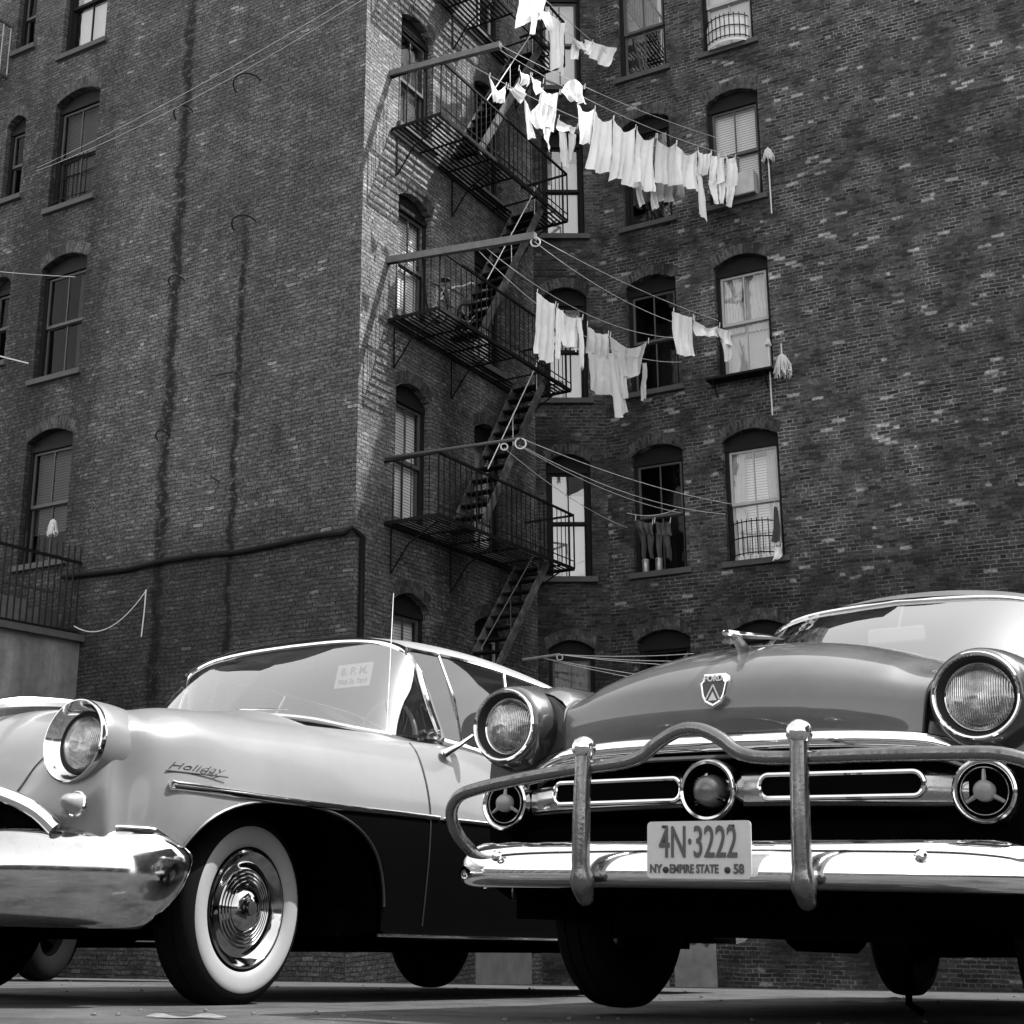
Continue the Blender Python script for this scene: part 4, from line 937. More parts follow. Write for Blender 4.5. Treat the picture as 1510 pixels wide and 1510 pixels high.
# ---- dark sedan, front right
def dark_sedan(x, y, psi, label, full=True, z=None):
    R_ = thing('parked_car', (0, 0, 0), label, 'car', 'parked cars', M=car_matrix(x, y, psi, -.05, -.015, z))
    stn = [
     (.03, [(0, .66), (.52, .66), (.572, .90), (.70, .965), (.83, .90), (.865, .75), (.865, .58), (.84, .40)]),
     (.12, [(0, .70), (.53, .72), (.583, .95), (.71, .995), (.86, .92), (.905, .76), (.91, .58), (.89, .36)]),
     (.30, [(0, .80), (.55, .82), (.597, .977), (.73, 1.01), (.88, .94), (.925, .77), (.93, .59), (.91, .32)]),
     (.66, [(0, .85), (.58, .86), (.628, 1.003), (.75, 1.025), (.885, .95), (.935, .78), (.94, .60), (.92, .30)]),
     (1.10, [(0, .9), (.62, .9), (.672, 1.033), (.77, 1.04), (.88, .97), (.935, .8), (.94, .60), (.90, .26)]),
     (1.45, [(0, .55), (.62, .58), (.70, 1.04), (.78, 1.045), (.86, 1.0), (.935, .8), (.94, .58), (.90, .25)]),
     (2.2, [(0, .55), (.62, .58), (.71, 1.035), (.79, 1.04), (.86, .99), (.935, .8), (.94, .58), (.90, .25)]),
     (3.0, [(0, .55), (.62, .58), (.71, 1.03), (.79, 1.035), (.86, .98), (.935, .8), (.94, .58), (.90, .26)]),
     (3.6, [(0, 1.09), (.4, 1.08), (.66, 1.02), (.78, 1.0), (.87, .95), (.93, .79), (.935, .58), (.91, .28)]),
     (4.2, [(0, 1.05), (.4, 1.04), (.64, .97), (.76, .95), (.85, .88), (.90, .74), (.905, .56), (.88, .30)]),
     (4.6, [(0, .93), (.4, .92), (.60, .88), (.70, .87), (.79, .80), (.84, .70), (.845, .55), (.82, .34)]),
     (4.75, [(0, .72), (.35, .72), (.5, .70), (.58, .68), (.65, .65), (.68, .60), (.68, .50), (.66, .42)])]
    ys_ = (.66, 3.58); mb = MB()
    for s_ in (1, -1):
        vs_, fs, rows = body_loft(stn, 150, 28, 0, 7, [(q, .40, .40, 2) for q in ys_], .40, .335, side=s_); mb.add(vs_, fs)
    mb.build('body', M_FFEND, R_, local=True)
    C_ = [(-.085, .785), (-.10, .83), (-.098, .885), (-.065, .955), (0.01, 1.02), (.15, 1.078), (.35, 1.118), (.7, 1.155), (1.15, 1.18)]
    E_ = [(.555, -.015, .772), (.56, -.012, .82), (.565, -.005, .865), (.572, .02, .905), (.58, .09, .94), (.59, .22, .962), (.61, .45, .985), (.64, .8, 1.01), (.68, 1.2, 1.04)]
    def hf(u, v):
        a = abs(2 * u - 1); s_ = 1 if u > .5 else -1; c_ = cr(C_, v); e = cr(E_, v); k = 1 - a ** 2.5
        if a > .8: k -= .10 * sin(pi * (a - .8) / .2)*min(1, v * 3)
        return (s_ * a * e[0], e[1] + (c_[0] - e[1]) * (1 - a ** 2), e[2] + (c_[1] - e[2]) * max(k, 0))
    MB().grid(hf, 60, 60).build('hood', M_FPAINT, R_, local=True)
    mb = MB()
    for u in (0, 1): mb.tube([V(hf(u, v / 30)) + V((.004 * (1 if u else -1), -.001, 0)) for v in range(31)], .0045, 5)
    mb.tube([V(hf(u / 40, 0)) + V((0, .0, -.004)) for u in range(41)], .005, 5); mb.build('hood_seam', M_SEAL, R_, local=True)
    for s_ in (-1, 1):
        cp = [(.572, .90), (.63, .945), (.70, .965), (.78, .935), (.83, .90), (.856, .83), (.865, .75), (.866, .66), (.865, .58), (.855, .48), (.84, .40), (.545, .40), (.545, .80)]
        up_ = cp[:7] + [(.866, .70), (.545, .70), (.545, .85)]; dn_ = [(.866, .70)] + cp[7:12] + [(.545, .70)]
        MB().add([(s_ * a, .030, b) for a, b in up_], [tuple(range(len(up_)))]).build('fender_front', M_FFEND, R_, local=True, smooth=False)
        MB().add([(s_ * a, .032, b) for a, b in dn_], [tuple(range(len(dn_)))]).build('splash_panel', M_CAV, R_, local=True, smooth=False)
        MB().grid(lambda u, v: (s_ * (.562 + .20 * u), -.005 + .10 * v + .02 * sin(pi * u), .70 + (.205 + .06 * u) * v ** .6 - .04 * u * (1 - v)), 10, 12).build('fender_fillet', M_FFEND, R_, local=True)
    # front: chrome lip, black cavity, floating bar with slots
    P = sym3([cr([(0, -.10, .757), (.3, -.088, .757), (.5, -.052, .750), (.60, -.018, .738), (.68, .02, .705)], i / 14) for i in range(15)])
    MB().tube(P, .0235, 12, flat=.75, up=V((0, 0, 1))).build('grille_lip', M_CHR, R_, local=True)
    P2_ = [p + V((0, .012, -.036)) for p in P]
    MB().tube(P2_, .008, 6).build('grille_lip_edge', M_FFEND, R_, local=True)
    MB().box((0, .16, .58), (.74, .01, .24)).build('grille_cavity', M_CAV, R_, local=True, smooth=False)
    pa = mirror_path([(0, -.04), (.35, -.035), (.62, -.01), (.80, .06)])
    pr = [(-.10, .555), (-.02, .548), (.015, .53), (.02, .49), (.0, .42), (-.05, .34), (-.12, .30)]
    sweep(MB(), pa, pr).build('lower_valance', M_BLK, R_, local=True)
    bar = MB(); nb_ = 40
    vs_ = []; 
    for i in range(nb_ + 1):
        t = i / nb_; xx = -.67 + 1.34 * t; yy = -.02 + .05 * (abs(xx) / .67) ** 3; hh = .058 * (1 - .18 * (abs(xx) / .67) ** 4); cz = .632 - .018 * (abs(xx) / .67) ** 2
        for k in range(16):
            a = 2 * pi * k / 16; ca, sa = cos(a), sin(a)
            vs_.append((xx, yy - .055 * (abs(ca) ** .8) * (1 if ca > 0 else -1), cz + hh * (abs(sa) ** .7) * (1 if sa > 0 else -1)))
    bar.add(vs_, [(i * 16 + k, i * 16 + (k + 1) % 16, (i + 1) * 16 + (k + 1) % 16, (i + 1) * 16 + k) for i in range(nb_) for k in range(16)])
    gb = bar.build('grille_bar', M_CHRG, R_, local=True)
    for s_ in (-1, 1):
        x0, x1, zc, hz = s_ * .12, s_ * .565, .634, .026
        if s_ < 0: x0, x1 = x1, x0
        q = []
        for k in range(13): a = -pi / 2 + pi * k / 12; q.append((x1 - hz + hz * cos(a), zc + hz * sin(a)))
        for k in range(13): a = pi / 2 + pi * k / 12; q.append((x0 + hz + hz * cos(a), zc + hz * sin(a)))
        yf = lambda xx: -.079 + .05 * (abs(xx) / .67) ** 3
        def sg_(u, v):
            xx = x0 + (x1 - x0) * u; e = min(xx - x0, x1 - xx); hh = hz if e >= hz else sqrt(max(0, hz * hz - (hz - e) ** 2))
            return (xx, yf(xx) - .004, zc + hh * 1.15 * (2 * v - 1))
        MB().grid(sg_, 40, 2).build('slot', M_CAV, gb, local=True, smooth=False)
        MB().tube([(a, yf(a) - .006, zc + (b - zc) * 1.2) for a, b in q], .0080, 8, closed=True).build('slot_trim', M_CHR, gb, local=True)
    cx = -.02
    sp_ = MB().lathe([(.074, -.03), (.088, -.02), (.0885, .05), (.086, .066), (.080, .072), (.073, .068), (.071, .06), (.066, .0), (0, -.01)], (cx, -.06, .625), (0, -1, 0), 56).build('spinner', M_CHRD, R_, local=True)
    MB().lathe([(.0712, .064), (.0665, .004), (0, -.005)], (cx, -.062, .625), (0, -1, 0), 48).build('spinner_bowl', M_CAV, sp_, local=True)
    MB().lathe([(.044, .0), (.046, .04), (.042, .066), (.031, .084), (.016, .094), (0, .098)], (cx, -.06, .625), (0, -1, 0), 40).build('bullet', M_BULL, sp_, local=True)
    for a in (90, 210, 330):
        fn = MB(); dd = V((cos(radians(a)), 0, sin(radians(a)))); c0 = V((cx, -.125, .625)); fn.tube([c0 + dd * .036, c0 + dd * .058 + V((0, .01, 0))], [.010, .001], 6)
        fn.build('spinner_fin', M_CHR, sp_, local=True)
    for s_ in (-1, 1):
        c = (s_ * .735 - .02, -.035, .612)
        pl = MB().lathe([(.08, -.06), (.084, .0), (.082, .016), (.077, .020), (.070, .014), (.067, .006)], c, (0, -1, 0), 48).build('parking_lamp', M_CHRD, R_, local=True)
        MB().lathe([(.068, .010), (.060, -.015), (.03, -.03), (0, -.03)], c, (0, -1, 0), 40).build('lamp_bowl', M_CAV, pl, local=True)
        torus(MB(), (c[0], c[1] - .010, c[2]), (0, -1, 0), .060, .002, 40, 6).build('inner_ring', M_CHR, pl, local=True)
        for a in (90, 210, 330):
            m2 = MB(); dd = V((cos(radians(a)), 0, sin(radians(a)))); c0 = V((c[0], c[1] - .012, c[2])); m2.tube([c0 + dd * .02, c0 + dd * .055 + V((0, .006, 0))], [.007, .0045], 6)
            m2.build('spoke', M_LAMPC, pl, local=True)
        MB().lathe([(.027, .0), (.027, .018), (.021, .030), (.01, .036), (0, .037)], (c[0], c[1], c[2]), (0, -1, 0), 32).build('lamp_lens', M_LAMPC, pl, local=True)
        # headlight
        c = (s_ * .735 - .02, -.02, .852)
        hd = MB().lathe([(.112, .042), (.121, .036), (.130, .010), (.140, -.05), (.150, -.14), (.150, -.30)], c, (0, -1, 0), 64).build('headlight', M_FFEND, R_, local=True)
        MB().lathe([(.1135, .040), (.1145, .049), (.111, .0535), (.106, .051), (.1035, .045)], c, (0, -1, 0), 64).build('headlight_bezel', M_CHR, hd, local=True)
        MB().lathe([(.1035, .045), (.097, .026), (.093, .018), (.088, .014)], c, (0, -1, 0), 64).build('rubber_seal', M_SEAL, hd, local=True)
        MB().lathe([(.0865, .012), (.0895, .016), (.0885, .020), (.086, .018)], c, (0, -1, 0), 64).build('inner_ring', M_CHR, hd, local=True)
        MB().lathe([(.088, .014), (.08, .024), (.06, .036), (.035, .043), (0, .046)], c, (0, -1, 0), 56).build('headlight_lens', M_LENS, hd, local=True)
    # bumper
    pa = mirror_path([tuple(cr([(0, -.19), (.3, -.188), (.6, -.165), (.75, -.125), (.825, -.07), (.86, .0), (.865, .09)], i / 24)) for i in range(25)])
    pr = [(.0, .356), (.03, .359), (.050, .367), (.060, .380), (.063, .394), (.0595, .415), (.051, .437), (.037, .458), (.018, .475), (-.005, .486), (-.03, .489)]
    bm = sweep(MB(), pa, pr, lambda t, P_: [(o * (1 - k_), .425 + (z - .425) * (1 - k_ * .75)) for k_ in [max(0, (abs(2 * t - 1) - .88) / .12) ** 2.5] for o, z in P_]).build('front_bumper', M_CHRS, R_, local=True)
    for xx in (-.66, .60): MB().lathe([(.016, .0), (.016, .006), (.010, .013), (0, .015)], (xx, -.215, .442), (0, -1, .1), 24).build('bumper_bolt', M_CHR, bm, local=True)
    # push bar
    for xx, zt in ((-.325, .735), (.322, .748)):
        gp = MB().tube(crs([(xx, -.285, zt - .02), (xx, -.290, .62), (xx, -.292, .50), (xx, -.290, .41), (xx, -.280, .365), (xx, -.266, .335), (xx, -.250, .318)], 30), [.0245] * 8 + [.0255] * 8 + [.028, .031, .033, .034, .034, .033, .031, .029, .027, .026, .025, .024, .022, .020, .016], 16).build('bumper_guard', M_RUSTY, R_, local=True)
        q = []
        for k in range(13): a = pi * k / 12; q.append((.034 * sin(a) + .001, .034 * cos(a)))
        MB().lathe(q, (xx, -.285, zt), (0, 0, 1), 28, u=(1, 0, 0)).build('knob', M_CHRD, gp, local=True)
    path = [(-.79, -.10, .43), (-.825, -.18, .50), (-.83, -.22, .565), (-.79, -.24, .615), (-.70, -.25, .638), (-.52, -.262, .662), (-.345, -.27, .680), (-.22, -.27, .690), (-.15, -.27, .706), (-.09, -.27, .745), (-.03, -.27, .772), (.03, -.27, .772), (.09, -.27, .745), (.14, -.27, .708), (.20, -.27, .690), (.32, -.27, .685), (.50, -.265, .685), (.70, -.255, .682), (.82, -.245, .675), (.90, -.22, .64), (.91, -.18, .56), (.88, -.1, .47)]
    MB().tube(crs(path, 90), .0188, 14).build('push_bar', M_RUSTY, R_, local=True)
    # licence plate
    pc = V((.025, -.272, .455)); w2, h2 = .152, .074; q = []
    for sx_, sz_ in ((1, -1), (1, 1), (-1, 1), (-1, -1)):
        for k in range(5):
            a0 = {(1, -1): -90, (1, 1): 0, (-1, 1): 90, (-1, -1): 180}[(sx_, sz_)]; a = radians(a0 + 90 * k / 4); q.append((sx_ * (w2 - .012) + .012 * cos(a), sz_ * (h2 - .012) + .012 * sin(a)))
    n = len(q); mb = MB(); vs_ = [pc + V((a, -.001, b)) for a, b in q] + [pc + V((a, .003, b)) for a, b in q]
    mb.add(vs_, [tuple(range(n)), tuple(range(2 * n - 1, n - 1, -1))] + [(i, n + i, n + (i + 1) % n, (i + 1) % n) for i in range(n)])
    pt = mb.build('licence_plate', M_PLATE, R_, local=True, smooth=False)
    if full:
        mb = MB(); put_text(mb, '4N\u00b73222', .116, pc + V((0, -.003, .016)), (1, 0, 0), (0, 0, 1), ext=.0012, sx=.56, bold=.0009); mb.build('plate_number', M_PLTXT, pt, local=True, smooth=False)
        mb = MB()
        put_text(mb, 'NY', .031, pc + V((-.125, -.003, -.050)), (1, 0, 0), (0, 0, 1), ext=.001, sx=.85, bold=.0007)
        put_text(mb, 'EMPIRE STATE', .031, pc + V((-.012, -.003, -.050)), (1, 0, 0), (0, 0, 1), ext=.001, sx=.74, bold=.0007)
        put_text(mb, '58', .034, pc + V((.117, -.003, -.050)), (1, 0, 0), (0, 0, 1), ext=.001, sx=.9, bold=.0009)
        mb.build('plate_legend', M_PLTXT, pt, local=True, smooth=False)
        mb = MB()
        for a, b in ((-.095, -.052), (.085, -.052)): mb.lathe([(.0085, .001), (.008, .005), (0, .007)], pc + V((a, 0, b)), (0, -1, 0), 16)
        for a, b in ((-.098, .060), (.098, .060)): mb.box(pc + V((a, -.002, b)), (.008, .002, .0035))
        mb.build('plate_bolt', M_SEAL, pt, local=True)
        # badge on the hood
        bc = V((0, -.108, .905)); bn = V((0, -1, .12)).normalized(); bu = V((0, .12, 1)).normalized()
        sh = [(-.034, .046), (.034, .046), (.036, .030), (.044, .022), (.036, -.02), (.026, -.040), (.012, -.048), (0, -.054), (-.012, -.048), (-.026, -.040), (-.036, -.02), (-.044, .022), (-.036, .030)]
        def shp(k, d): return [bc + V((1, 0, 0)) * a * k + bu * b * k + bn * d for a, b in sh]
        n = len(sh); mb = MB(); mb.add(shp(1, -.02) + shp(1, .010) + shp(.9, .014), [(i, (i + 1) % n, n + (i + 1) % n, n + i) for i in range(n)] + [(n + i, n + (i + 1) % n, 2 * n + (i + 1) % n, 2 * n + i) for i in range(n)] + [tuple(range(2 * n, 3 * n))])
        bd = mb.build('hood_badge', M_CHR, R_, local=True, smooth=False)
        mb = MB(); n = len(sh); mb.add(shp(.80, .0150), [tuple(range(n))]); mb.build('badge_field', simple('badge_grey', .035, .5), bd, local=True, smooth=False)
        mb = MB(); put_text(mb, 'FORD', .024, bc + bu * .030 + bn * .0165, (1, 0, 0), bu, ext=.0012, sx=.92, bold=.0008)
        for a, b, c_, d_ in ((-.022, -.032, 0, .012), (.022, -.032, 0, .012)): mb.bar(bc + V((a, 0, 0)) + bu * b + bn * .0165, bc + V((c_, 0, 0)) + bu * d_ + bn * .0165, .004, .002, bn)
        mb.add([bc + V((-.014, 0, 0)) + bu * -.034 + bn * .0168, bc + V((.014, 0, 0)) + bu * -.034 + bn * .0168, bc + bu * -.008 + bn * .0168], [(0, 1, 2)])
        mb.build('badge_lettering', M_SHADE_SKY, bd, local=True, smooth=False)
    # ornament
    mb = MB(); mb.tube(crs([(0, -.055, 1.083), (0, .02, 1.092), (0, .12, 1.108), (0, .25, 1.13), (0, .37, 1.143)], 16), [.004, .010, .012, .012, .012, .012, .011, .010, .010, .009, .008, .007, .006, .005, .004, .003, .002], 8)
    mb.tube([(0, .03, 1.085), (0, .10, 1.05)], [.014, .02], 8); mb.build('hood_ornament', M_CHR, R_, local=True)
    mb = MB()
    for s_ in (-1, 1): mb.add([(s_ * .008, .0, 1.088), (s_ * .095, .13, 1.095), (s_ * .09, .19, 1.10), (s_ * .008, .12, 1.105), (s_ * .008, .1, 1.092)], [(0, 1, 2, 3), (0, 1, 2, 4)])
    mb.build('ornament_wing', M_CHRD, R_, local=True, smooth=False)
    base = [(0, 1.10, 1.17), (.3, 1.13, 1.165), (.5, 1.20, 1.135), (.62, 1.30, 1.10), (.69, 1.45, 1.06)]
    top = [(0, 1.50, 1.500), (.3, 1.52, 1.490), (.45, 1.56, 1.475), (.55, 1.62, 1.45), (.60, 1.70, 1.425)]
    redge = [(.605, 1.69, 1.435), (.63, 2.2, 1.51), (.63, 2.8, 1.49), (.61, 3.2, 1.34), (.59, 3.6, 1.16), (.56, 3.85, 1.03)]
    rcen = [(0, 1.49, 1.512), (0, 1.85, 1.612), (0, 2.5, 1.655), (0, 3.1, 1.56), (0, 3.55, 1.30), (0, 3.95, 1.06)]
    belt = [(.70, 1.47, 1.05), (.715, 2.0, 1.045), (.715, 2.6, 1.04), (.71, 3.1, 1.035), (.70, 3.5, 1.03)]
    f, Bf, Tf = greenhouse(R_, base, top, redge, rcen, belt, M_ROOFL, G_WS, (.62, .88))
    rm = MB().box((.0, 1.47, 1.365), (.112, .010, .032)).build('rear_view_mirror', M_IVORY, R_, local=True); bv = rm.modifiers.new('bevel', 'BEVEL'); bv.width = .02; bv.segments = 4
    MB().tube([(0, 1.48, 1.37), (.02, 1.50, 1.48)], .006, 6).build('mirror_stalk', M_IVORY, rm, local=True)
    if full: MB().box((-.30, 1.32, 1.235), (.16, .003, .05)).build('dashboard_card', M_SHADE_SKY, R_, local=True, smooth=False)
    MB().box((0, 1.35, 1.10), (.6, .12, .05)).build('dashboard', M_SEATC, R_, local=True, smooth=False)
    MB().box((0, 2.15, .95), (.6, .09, .28)).build('front_seat', M_SEATC, R_, local=True, smooth=False)
    torus(MB(), (.36, 1.62, 1.09), (0, -.8, .6), .20, .012, 40, 8).build('steering_wheel', M_IVORY, R_, local=True)
    wells(R_, ys_, .50, .90, .335, .41); under(R_, .1, 4.6, .80, .235, ys_)
    for s_ in (-1, 1):
        hc = None if full else M_BLK; wheel(R_, s_ * .735, ys_[0], .335, s_, .338, 0, False, hc); wheel(R_, s_ * .735, ys_[1], .32, s_, .338, 0, False, hc)
    pr = [(.0, .40), (.03, .41), (.05, .44), (.05, .48), (.02, .51)]
    sweep(MB(), [(a, 4.62 - b) for a, b in pa[::-1]], pr).build('rear_bumper', M_CHRD, R_, local=True)
    return R_
FORD = dark_sedan(.597, 3.95, 34, 'dark old sedan with pipe push bar over its chrome bumper, licence plate and bright windshield')
# hanging strap under the dark car
mb = MB().tube([V((.0, 1.55, .26)), V((-.03, 1.5, .12)), V((-.02, 1.47, .03)), V((.02, 1.5, .0))], .014, 6); mb.build('dangling_strap', M_BLK, FORD, local=True)

# ---- two-tone hardtop, left
PSI = 33; pr_ = radians(PSI); hub = V((-.99, 5.33, -.11)); cen = hub - V((cos(pr_), -sin(pr_), 0)) * .75
OL = thing('parked_car', (0, 0, 0), 'pale two-tone hardtop with whitewall tyre and massive wraparound chrome bumper', 'car', 'parked cars', M=car_matrix(cen.x, cen.y, PSI, -.05, 0.))
stn = [
 (-.96, [(0, .62), (.3, .62), (.42, .61), (.50, .60), (.55, .59), (.58, .57), (.58, .54), (.56, .50)]),
 (-.885, [(0, .72), (.3, .72), (.45, .70), (.60, .74), (.72, .72), (.765, .64), (.69, .55), (.67, .48)]),
 (-.83, [(0, .83), (.3, .82), (.47, .80), (.67, .935), (.81, .875), (.84, .73), (.83, .57), (.765, .46)]),
 (-.76, [(0, .92), (.3, .91), (.50, .88), (.69, .985), (.845, .92), (.84, .73), (.84, .58), (.82, .46)]),
 (-.65, [(0, 1.01), (.3, .99), (.52, .95), (.69, 1.002), (.855, .935), (.892, .76), (.895, .6), (.87, .46)]),
 (-.5, [(0, 1.07), (.3, 1.05), (.545, .99), (.71, 1.03), (.868, .96), (.922, .77), (.935, .62), (.925, .50)]),
 (-.2, [(0, 1.11), (.3, 1.09), (.56, 1.02), (.72, 1.05), (.865, .975), (.937, .79), (.948, .62), (.935, .45)]),
 (.2, [(0, 1.15), (.3, 1.13), (.58, 1.05), (.735, 1.065), (.875, .99), (.945, .80), (.955, .62), (.94, .40)]),
 (.52, [(0, 1.175), (.35, 1.155), (.63, 1.08), (.755, 1.08), (.88, 1.0), (.95, .80), (.96, .62), (.94, .28)]),
 (.85, [(0, .7), (.6, .75), (.745, 1.075), (.80, 1.085), (.885, 1.01), (.955, .81), (.962, .6), (.93, .25)]),
 (1.15, [(0, .55), (.62, .58), (.77, 1.06), (.825, 1.085), (.895, 1.03), (.958, .82), (.963, .6), (.93, .25)]),
 (1.45, [(0, .55), (.62, .58), (.78, 1.04), (.83, 1.06), (.90, 1.01), (.96, .82), (.963, .6), (.93, .25)]),
 (1.75, [(0, .55), (.62, .58), (.78, .96), (.83, .975), (.90, .945), (.96, .80), (.963, .6), (.93, .25)]),
 (2.2, [(0, .55), (.62, .58), (.78, .93), (.83, .945), (.90, .92), (.96, .80), (.963, .6), (.93, .25)]),
 (2.9, [(0, .55), (.62, .58), (.78, .97), (.84, 1.0), (.91, .97), (.965, .82), (.967, .6), (.94, .27)]),
 (3.5, [(0, 1.06), (.4, 1.05), (.68, 1.0), (.80, 1.02), (.89, .98), (.955, .82), (.957, .6), (.93, .30)]),
 (4.1, [(0, 1.0), (.4, .99), (.66, .95), (.78, 1.0), (.87, .96), (.925, .8), (.925, .6), (.90, .33)]),
 (4.5, [(0, .8), (.4, .8), (.6, .8), (.72, .86), (.80, .84), (.84, .72), (.84, .6), (.82, .38)]),
 (4.6, [(0, .6), (.35, .6), (.5, .6), (.6, .62), (.66, .62), (.68, .6), (.68, .55), (.66, .45)])]
OY = (-.03, 3.12); OA = [(-.03, .56, .388, 2.5), (3.12, .43, .32, 2.3)]; mb = MB(); hb = MB(); seam = []; LX, LZ = .712, .861
for s_ in (1, -1):
    vs_, fs, rows = body_loft(stn, 260, 30, 2, 7, OA, .385, .335, side=s_); mb.add(vs_, fs)
    vs_, fs, rows2 = body_loft(stn, 260, 18, 0, 2, OA, .385, .335, y1=.56, side=s_); hb.add(vs_, fs)
    seam.append([r[0] for r in rows if r[0].y < .56])
    vs_, fs, r3 = body_loft(stn, 260, 18, 0, 2, OA, .385, .335, y0=.50, side=s_); mb.add(vs_, fs)
mb.f = [f for f in mb.f if not (sum(mb.v[i].y for i in f) / 4 < -.68 and hypot(abs(sum(mb.v[i].x for i in f) / 4) - LX, sum(mb.v[i].z for i in f) / 4 - LZ) < .130)]      # the lamp opening
mb.build('body', M_TWO, OL, local=True); hb.build('hood', M_TWO, OL, local=True)
sm_ = MB()
for q in seam: sm_.tube([p + V((0, 0, .001)) for p in q[::3]], .0045, 5)
def surf(y, t):
    k = 0.; best = None
    lo_, hi_ = 0., 1.
    for _ in range(30):
        m_ = (lo_ + hi_) / 2
        if catsec(stn, m_)[0] < y: lo_ = m_
        else: hi_ = m_
    x, z = cr(catsec(stn, lo_)[1], t / 7); return V((x, y, z))
def surfz(y, z):
    lo_, hi_ = 3.0, 6.8
    for _ in range(30):
        m_ = (lo_ + hi_) / 2
        if surf(y, m_).z > z: lo_ = m_
        else: hi_ = m_
    return surf(y, lo_)
for s_ in (1, -1):
    q = [surfz(.80 + .01 * (1.07 - z), z) for z in [1.06 - .04 * i for i in range(20)]]; sm_.tube([V((s_ * (p.x + .0015), p.y, p.z)) for p in q], .0045, 5)
sm_.build('panel_seam', M_SEAL, OL, local=True)
TRIM = [(-.625, .735), (-.59, .7345), (-.4, .733), (-.1, .731), (.2, .733), (.5, .738), (.8, .742), (.86, .743)]
for s_ in (1, -1):
    q = [surfz(y, z) for y, z in TRIM[:]]; q = crs([(s_ * (p.x + .006), p.y, p.z) for p in q], 30)
    MB().tube(q, [.002, .010, .0165, .0175] + [.0155 - .0002 * i for i in range(27)], 8, flat=.6, up=V((0, 0, 1))).build('side_trim', M_CHR, OL, local=True)
    q = [surfz(y, z) for y, z in ((.885, .741), (1.3, .75), (1.9, .755), (2.6, .76), (3.4, .76))]; MB().tube(crs([(s_ * (p.x + .005), p.y, p.z) for p in q], 30), .0095, 8, flat=.6, up=V((0, 0, 1))).build('side_trim', M_CHR, OL, local=True)
    for oa in OA:
        pts = []
        for i in range(33):
            yy = oa[0] + oa[1] * .999 * cos(pi * i / 32); zz = arch_z(yy, oa); p = surfz(yy, max(zz, .47)); pts.append((s_ * (p.x + .0), yy, zz))
        MB().tube(pts, .006, 6).build('arch_lip', M_FFEND, OL, local=True)
    q = [surf(y, 6.7) for y in (.5, 1.2, 2.0, 2.7)]; MB().tube([(s_ * (p.x + .004), p.y, .262) for p in q], .006, 6).build('rocker_trim', M_CHRD, OL, local=True)
# front
PO = mirror_path([tuple(cr([(0, -1.12), (.25, -1.115), (.45, -1.07), (.62, -.985), (.76, -.86), (.86, -.73), (.905, -.61), (.92, -.50)], i / 36)) for i in range(37)])
prO = [(-.07, .575), (-.04, .584), (-.005, .578), (.022, .560), (.040, .535), (.052, .505), (.058, .472), (.060, .44), (.056, .40), (.046, .355), (.028, .315), (-.01, .280), (-.06, .262)]
def zsc(t, prof):
    e = abs(2 * t - 1)
    k = max(0, (e - .80) / .20); k = min(1, k) ** 1.8; cen_ = .492
    md = max(0, 1 - e / .42); dip = .09 * (md * md * (3 - 2 * md))
    return [(o * (1 - k * .9), (cen_ + (z - cen_) * (1 - k * .92)) - (dip if z > .47 else 0)) for o, z in prof]
bO = sweep(MB(), PO, prO, zsc).build('front_bumper', M_CHRO, OL, local=True)
q = [V((x, y - .0, .586 - max(0, (abs(i - 36) / 36 - .80)) * .42)) for i, (x, y) in enumerate(PO) if abs(i - 36) >= 21]
for part_ in (q[:len(q) // 2], q[len(q) // 2:]): MB().tube(part_, .007, 8).build('bumper_top_strip', M_CHR, bO, local=True)
sw = sym3([cr([(0, -1.10, .715), (.30, -1.09, .710), (.46, -1.055, .698), (.58, -1.01, .668), (.67, -.965, .625), (.73, -.93, .57)], i / 16) for i in range(17)])
MB().tube(sw, .027, 12).build('grille_arch', M_CHRS, OL, local=True)
MB().add([(p.x * .98, p.y + .03, p.z) for p in sw] + [(p.x * .98, p.y + .05, .45) for p in sw], [(i, i + 1, len(sw) + i + 1, len(sw) + i) for i in range(len(sw) - 1)]).build('grille_cavity', M_CAV, OL, local=True, smooth=False)
for s_ in (-1, 1):
    MB().lathe([(0, -.06), (.03, -.055), (.05, -.03), (.058, .0), (.05, .04), (.03, .075), (0, .085)], (s_ * .47, -1.075, .618), (s_ * .9, .25, 0), 32).build('grille_bullet', M_CHR, OL, local=True)
    MB().tube([(s_ * .40, -1.09, .60), (s_ * .2, -1.12, .60), (0, -1.13, .60)], .022, 10).build('grille_bar', M_CHR, OL, local=True)
    # headlight
    c = (s_ * LX, -.835, LZ); ax = V((s_ * .03, -1, .06)).normalized()
    hd = MB().lathe([(.134, .040), (.1395, .037), (.1425, .028), (.1445, .0), (.146, -.05), (.144, -.10)], c, ax, 72).build('headlight', M_TWO, OL, local=True)
    MB().lathe([(.1405, .034), (.1425, .046), (.1405, .055), (.136, .057), (.131, .050), (.123, .034), (.113, .018), (.104, .010)], c, ax, 72).build('headlight_bezel', M_CHRD, hd, local=True)
    MB().lathe([(.105, .014), (.101, .004), (.096, .0)], c, ax, 56).build('rubber_seal', M_SEAL, hd, local=True)
    MB().lathe([(.097, .001), (.088, .014), (.065, .028), (.035, .036), (0, .039)], c, ax, 56).build('headlight_lens', M_LENS, hd, local=True)
    pk = MB().lathe([(.044, -.05), (.046, .0), (.043, .008), (.037, .010)], (s_ * .752, -.878, .655), V((s_ * .25, -1, .1)), 32).build('parking_lamp', M_CHR, OL, local=True)
    MB().lathe([(.038, .006), (.033, .03), (.022, .055), (.010, .070), (0, .074)], (s_ * .752, -.878, .655), V((s_ * .25, -1, .1)), 32).build('lamp_lens', M_LAMPC, pk, local=True)
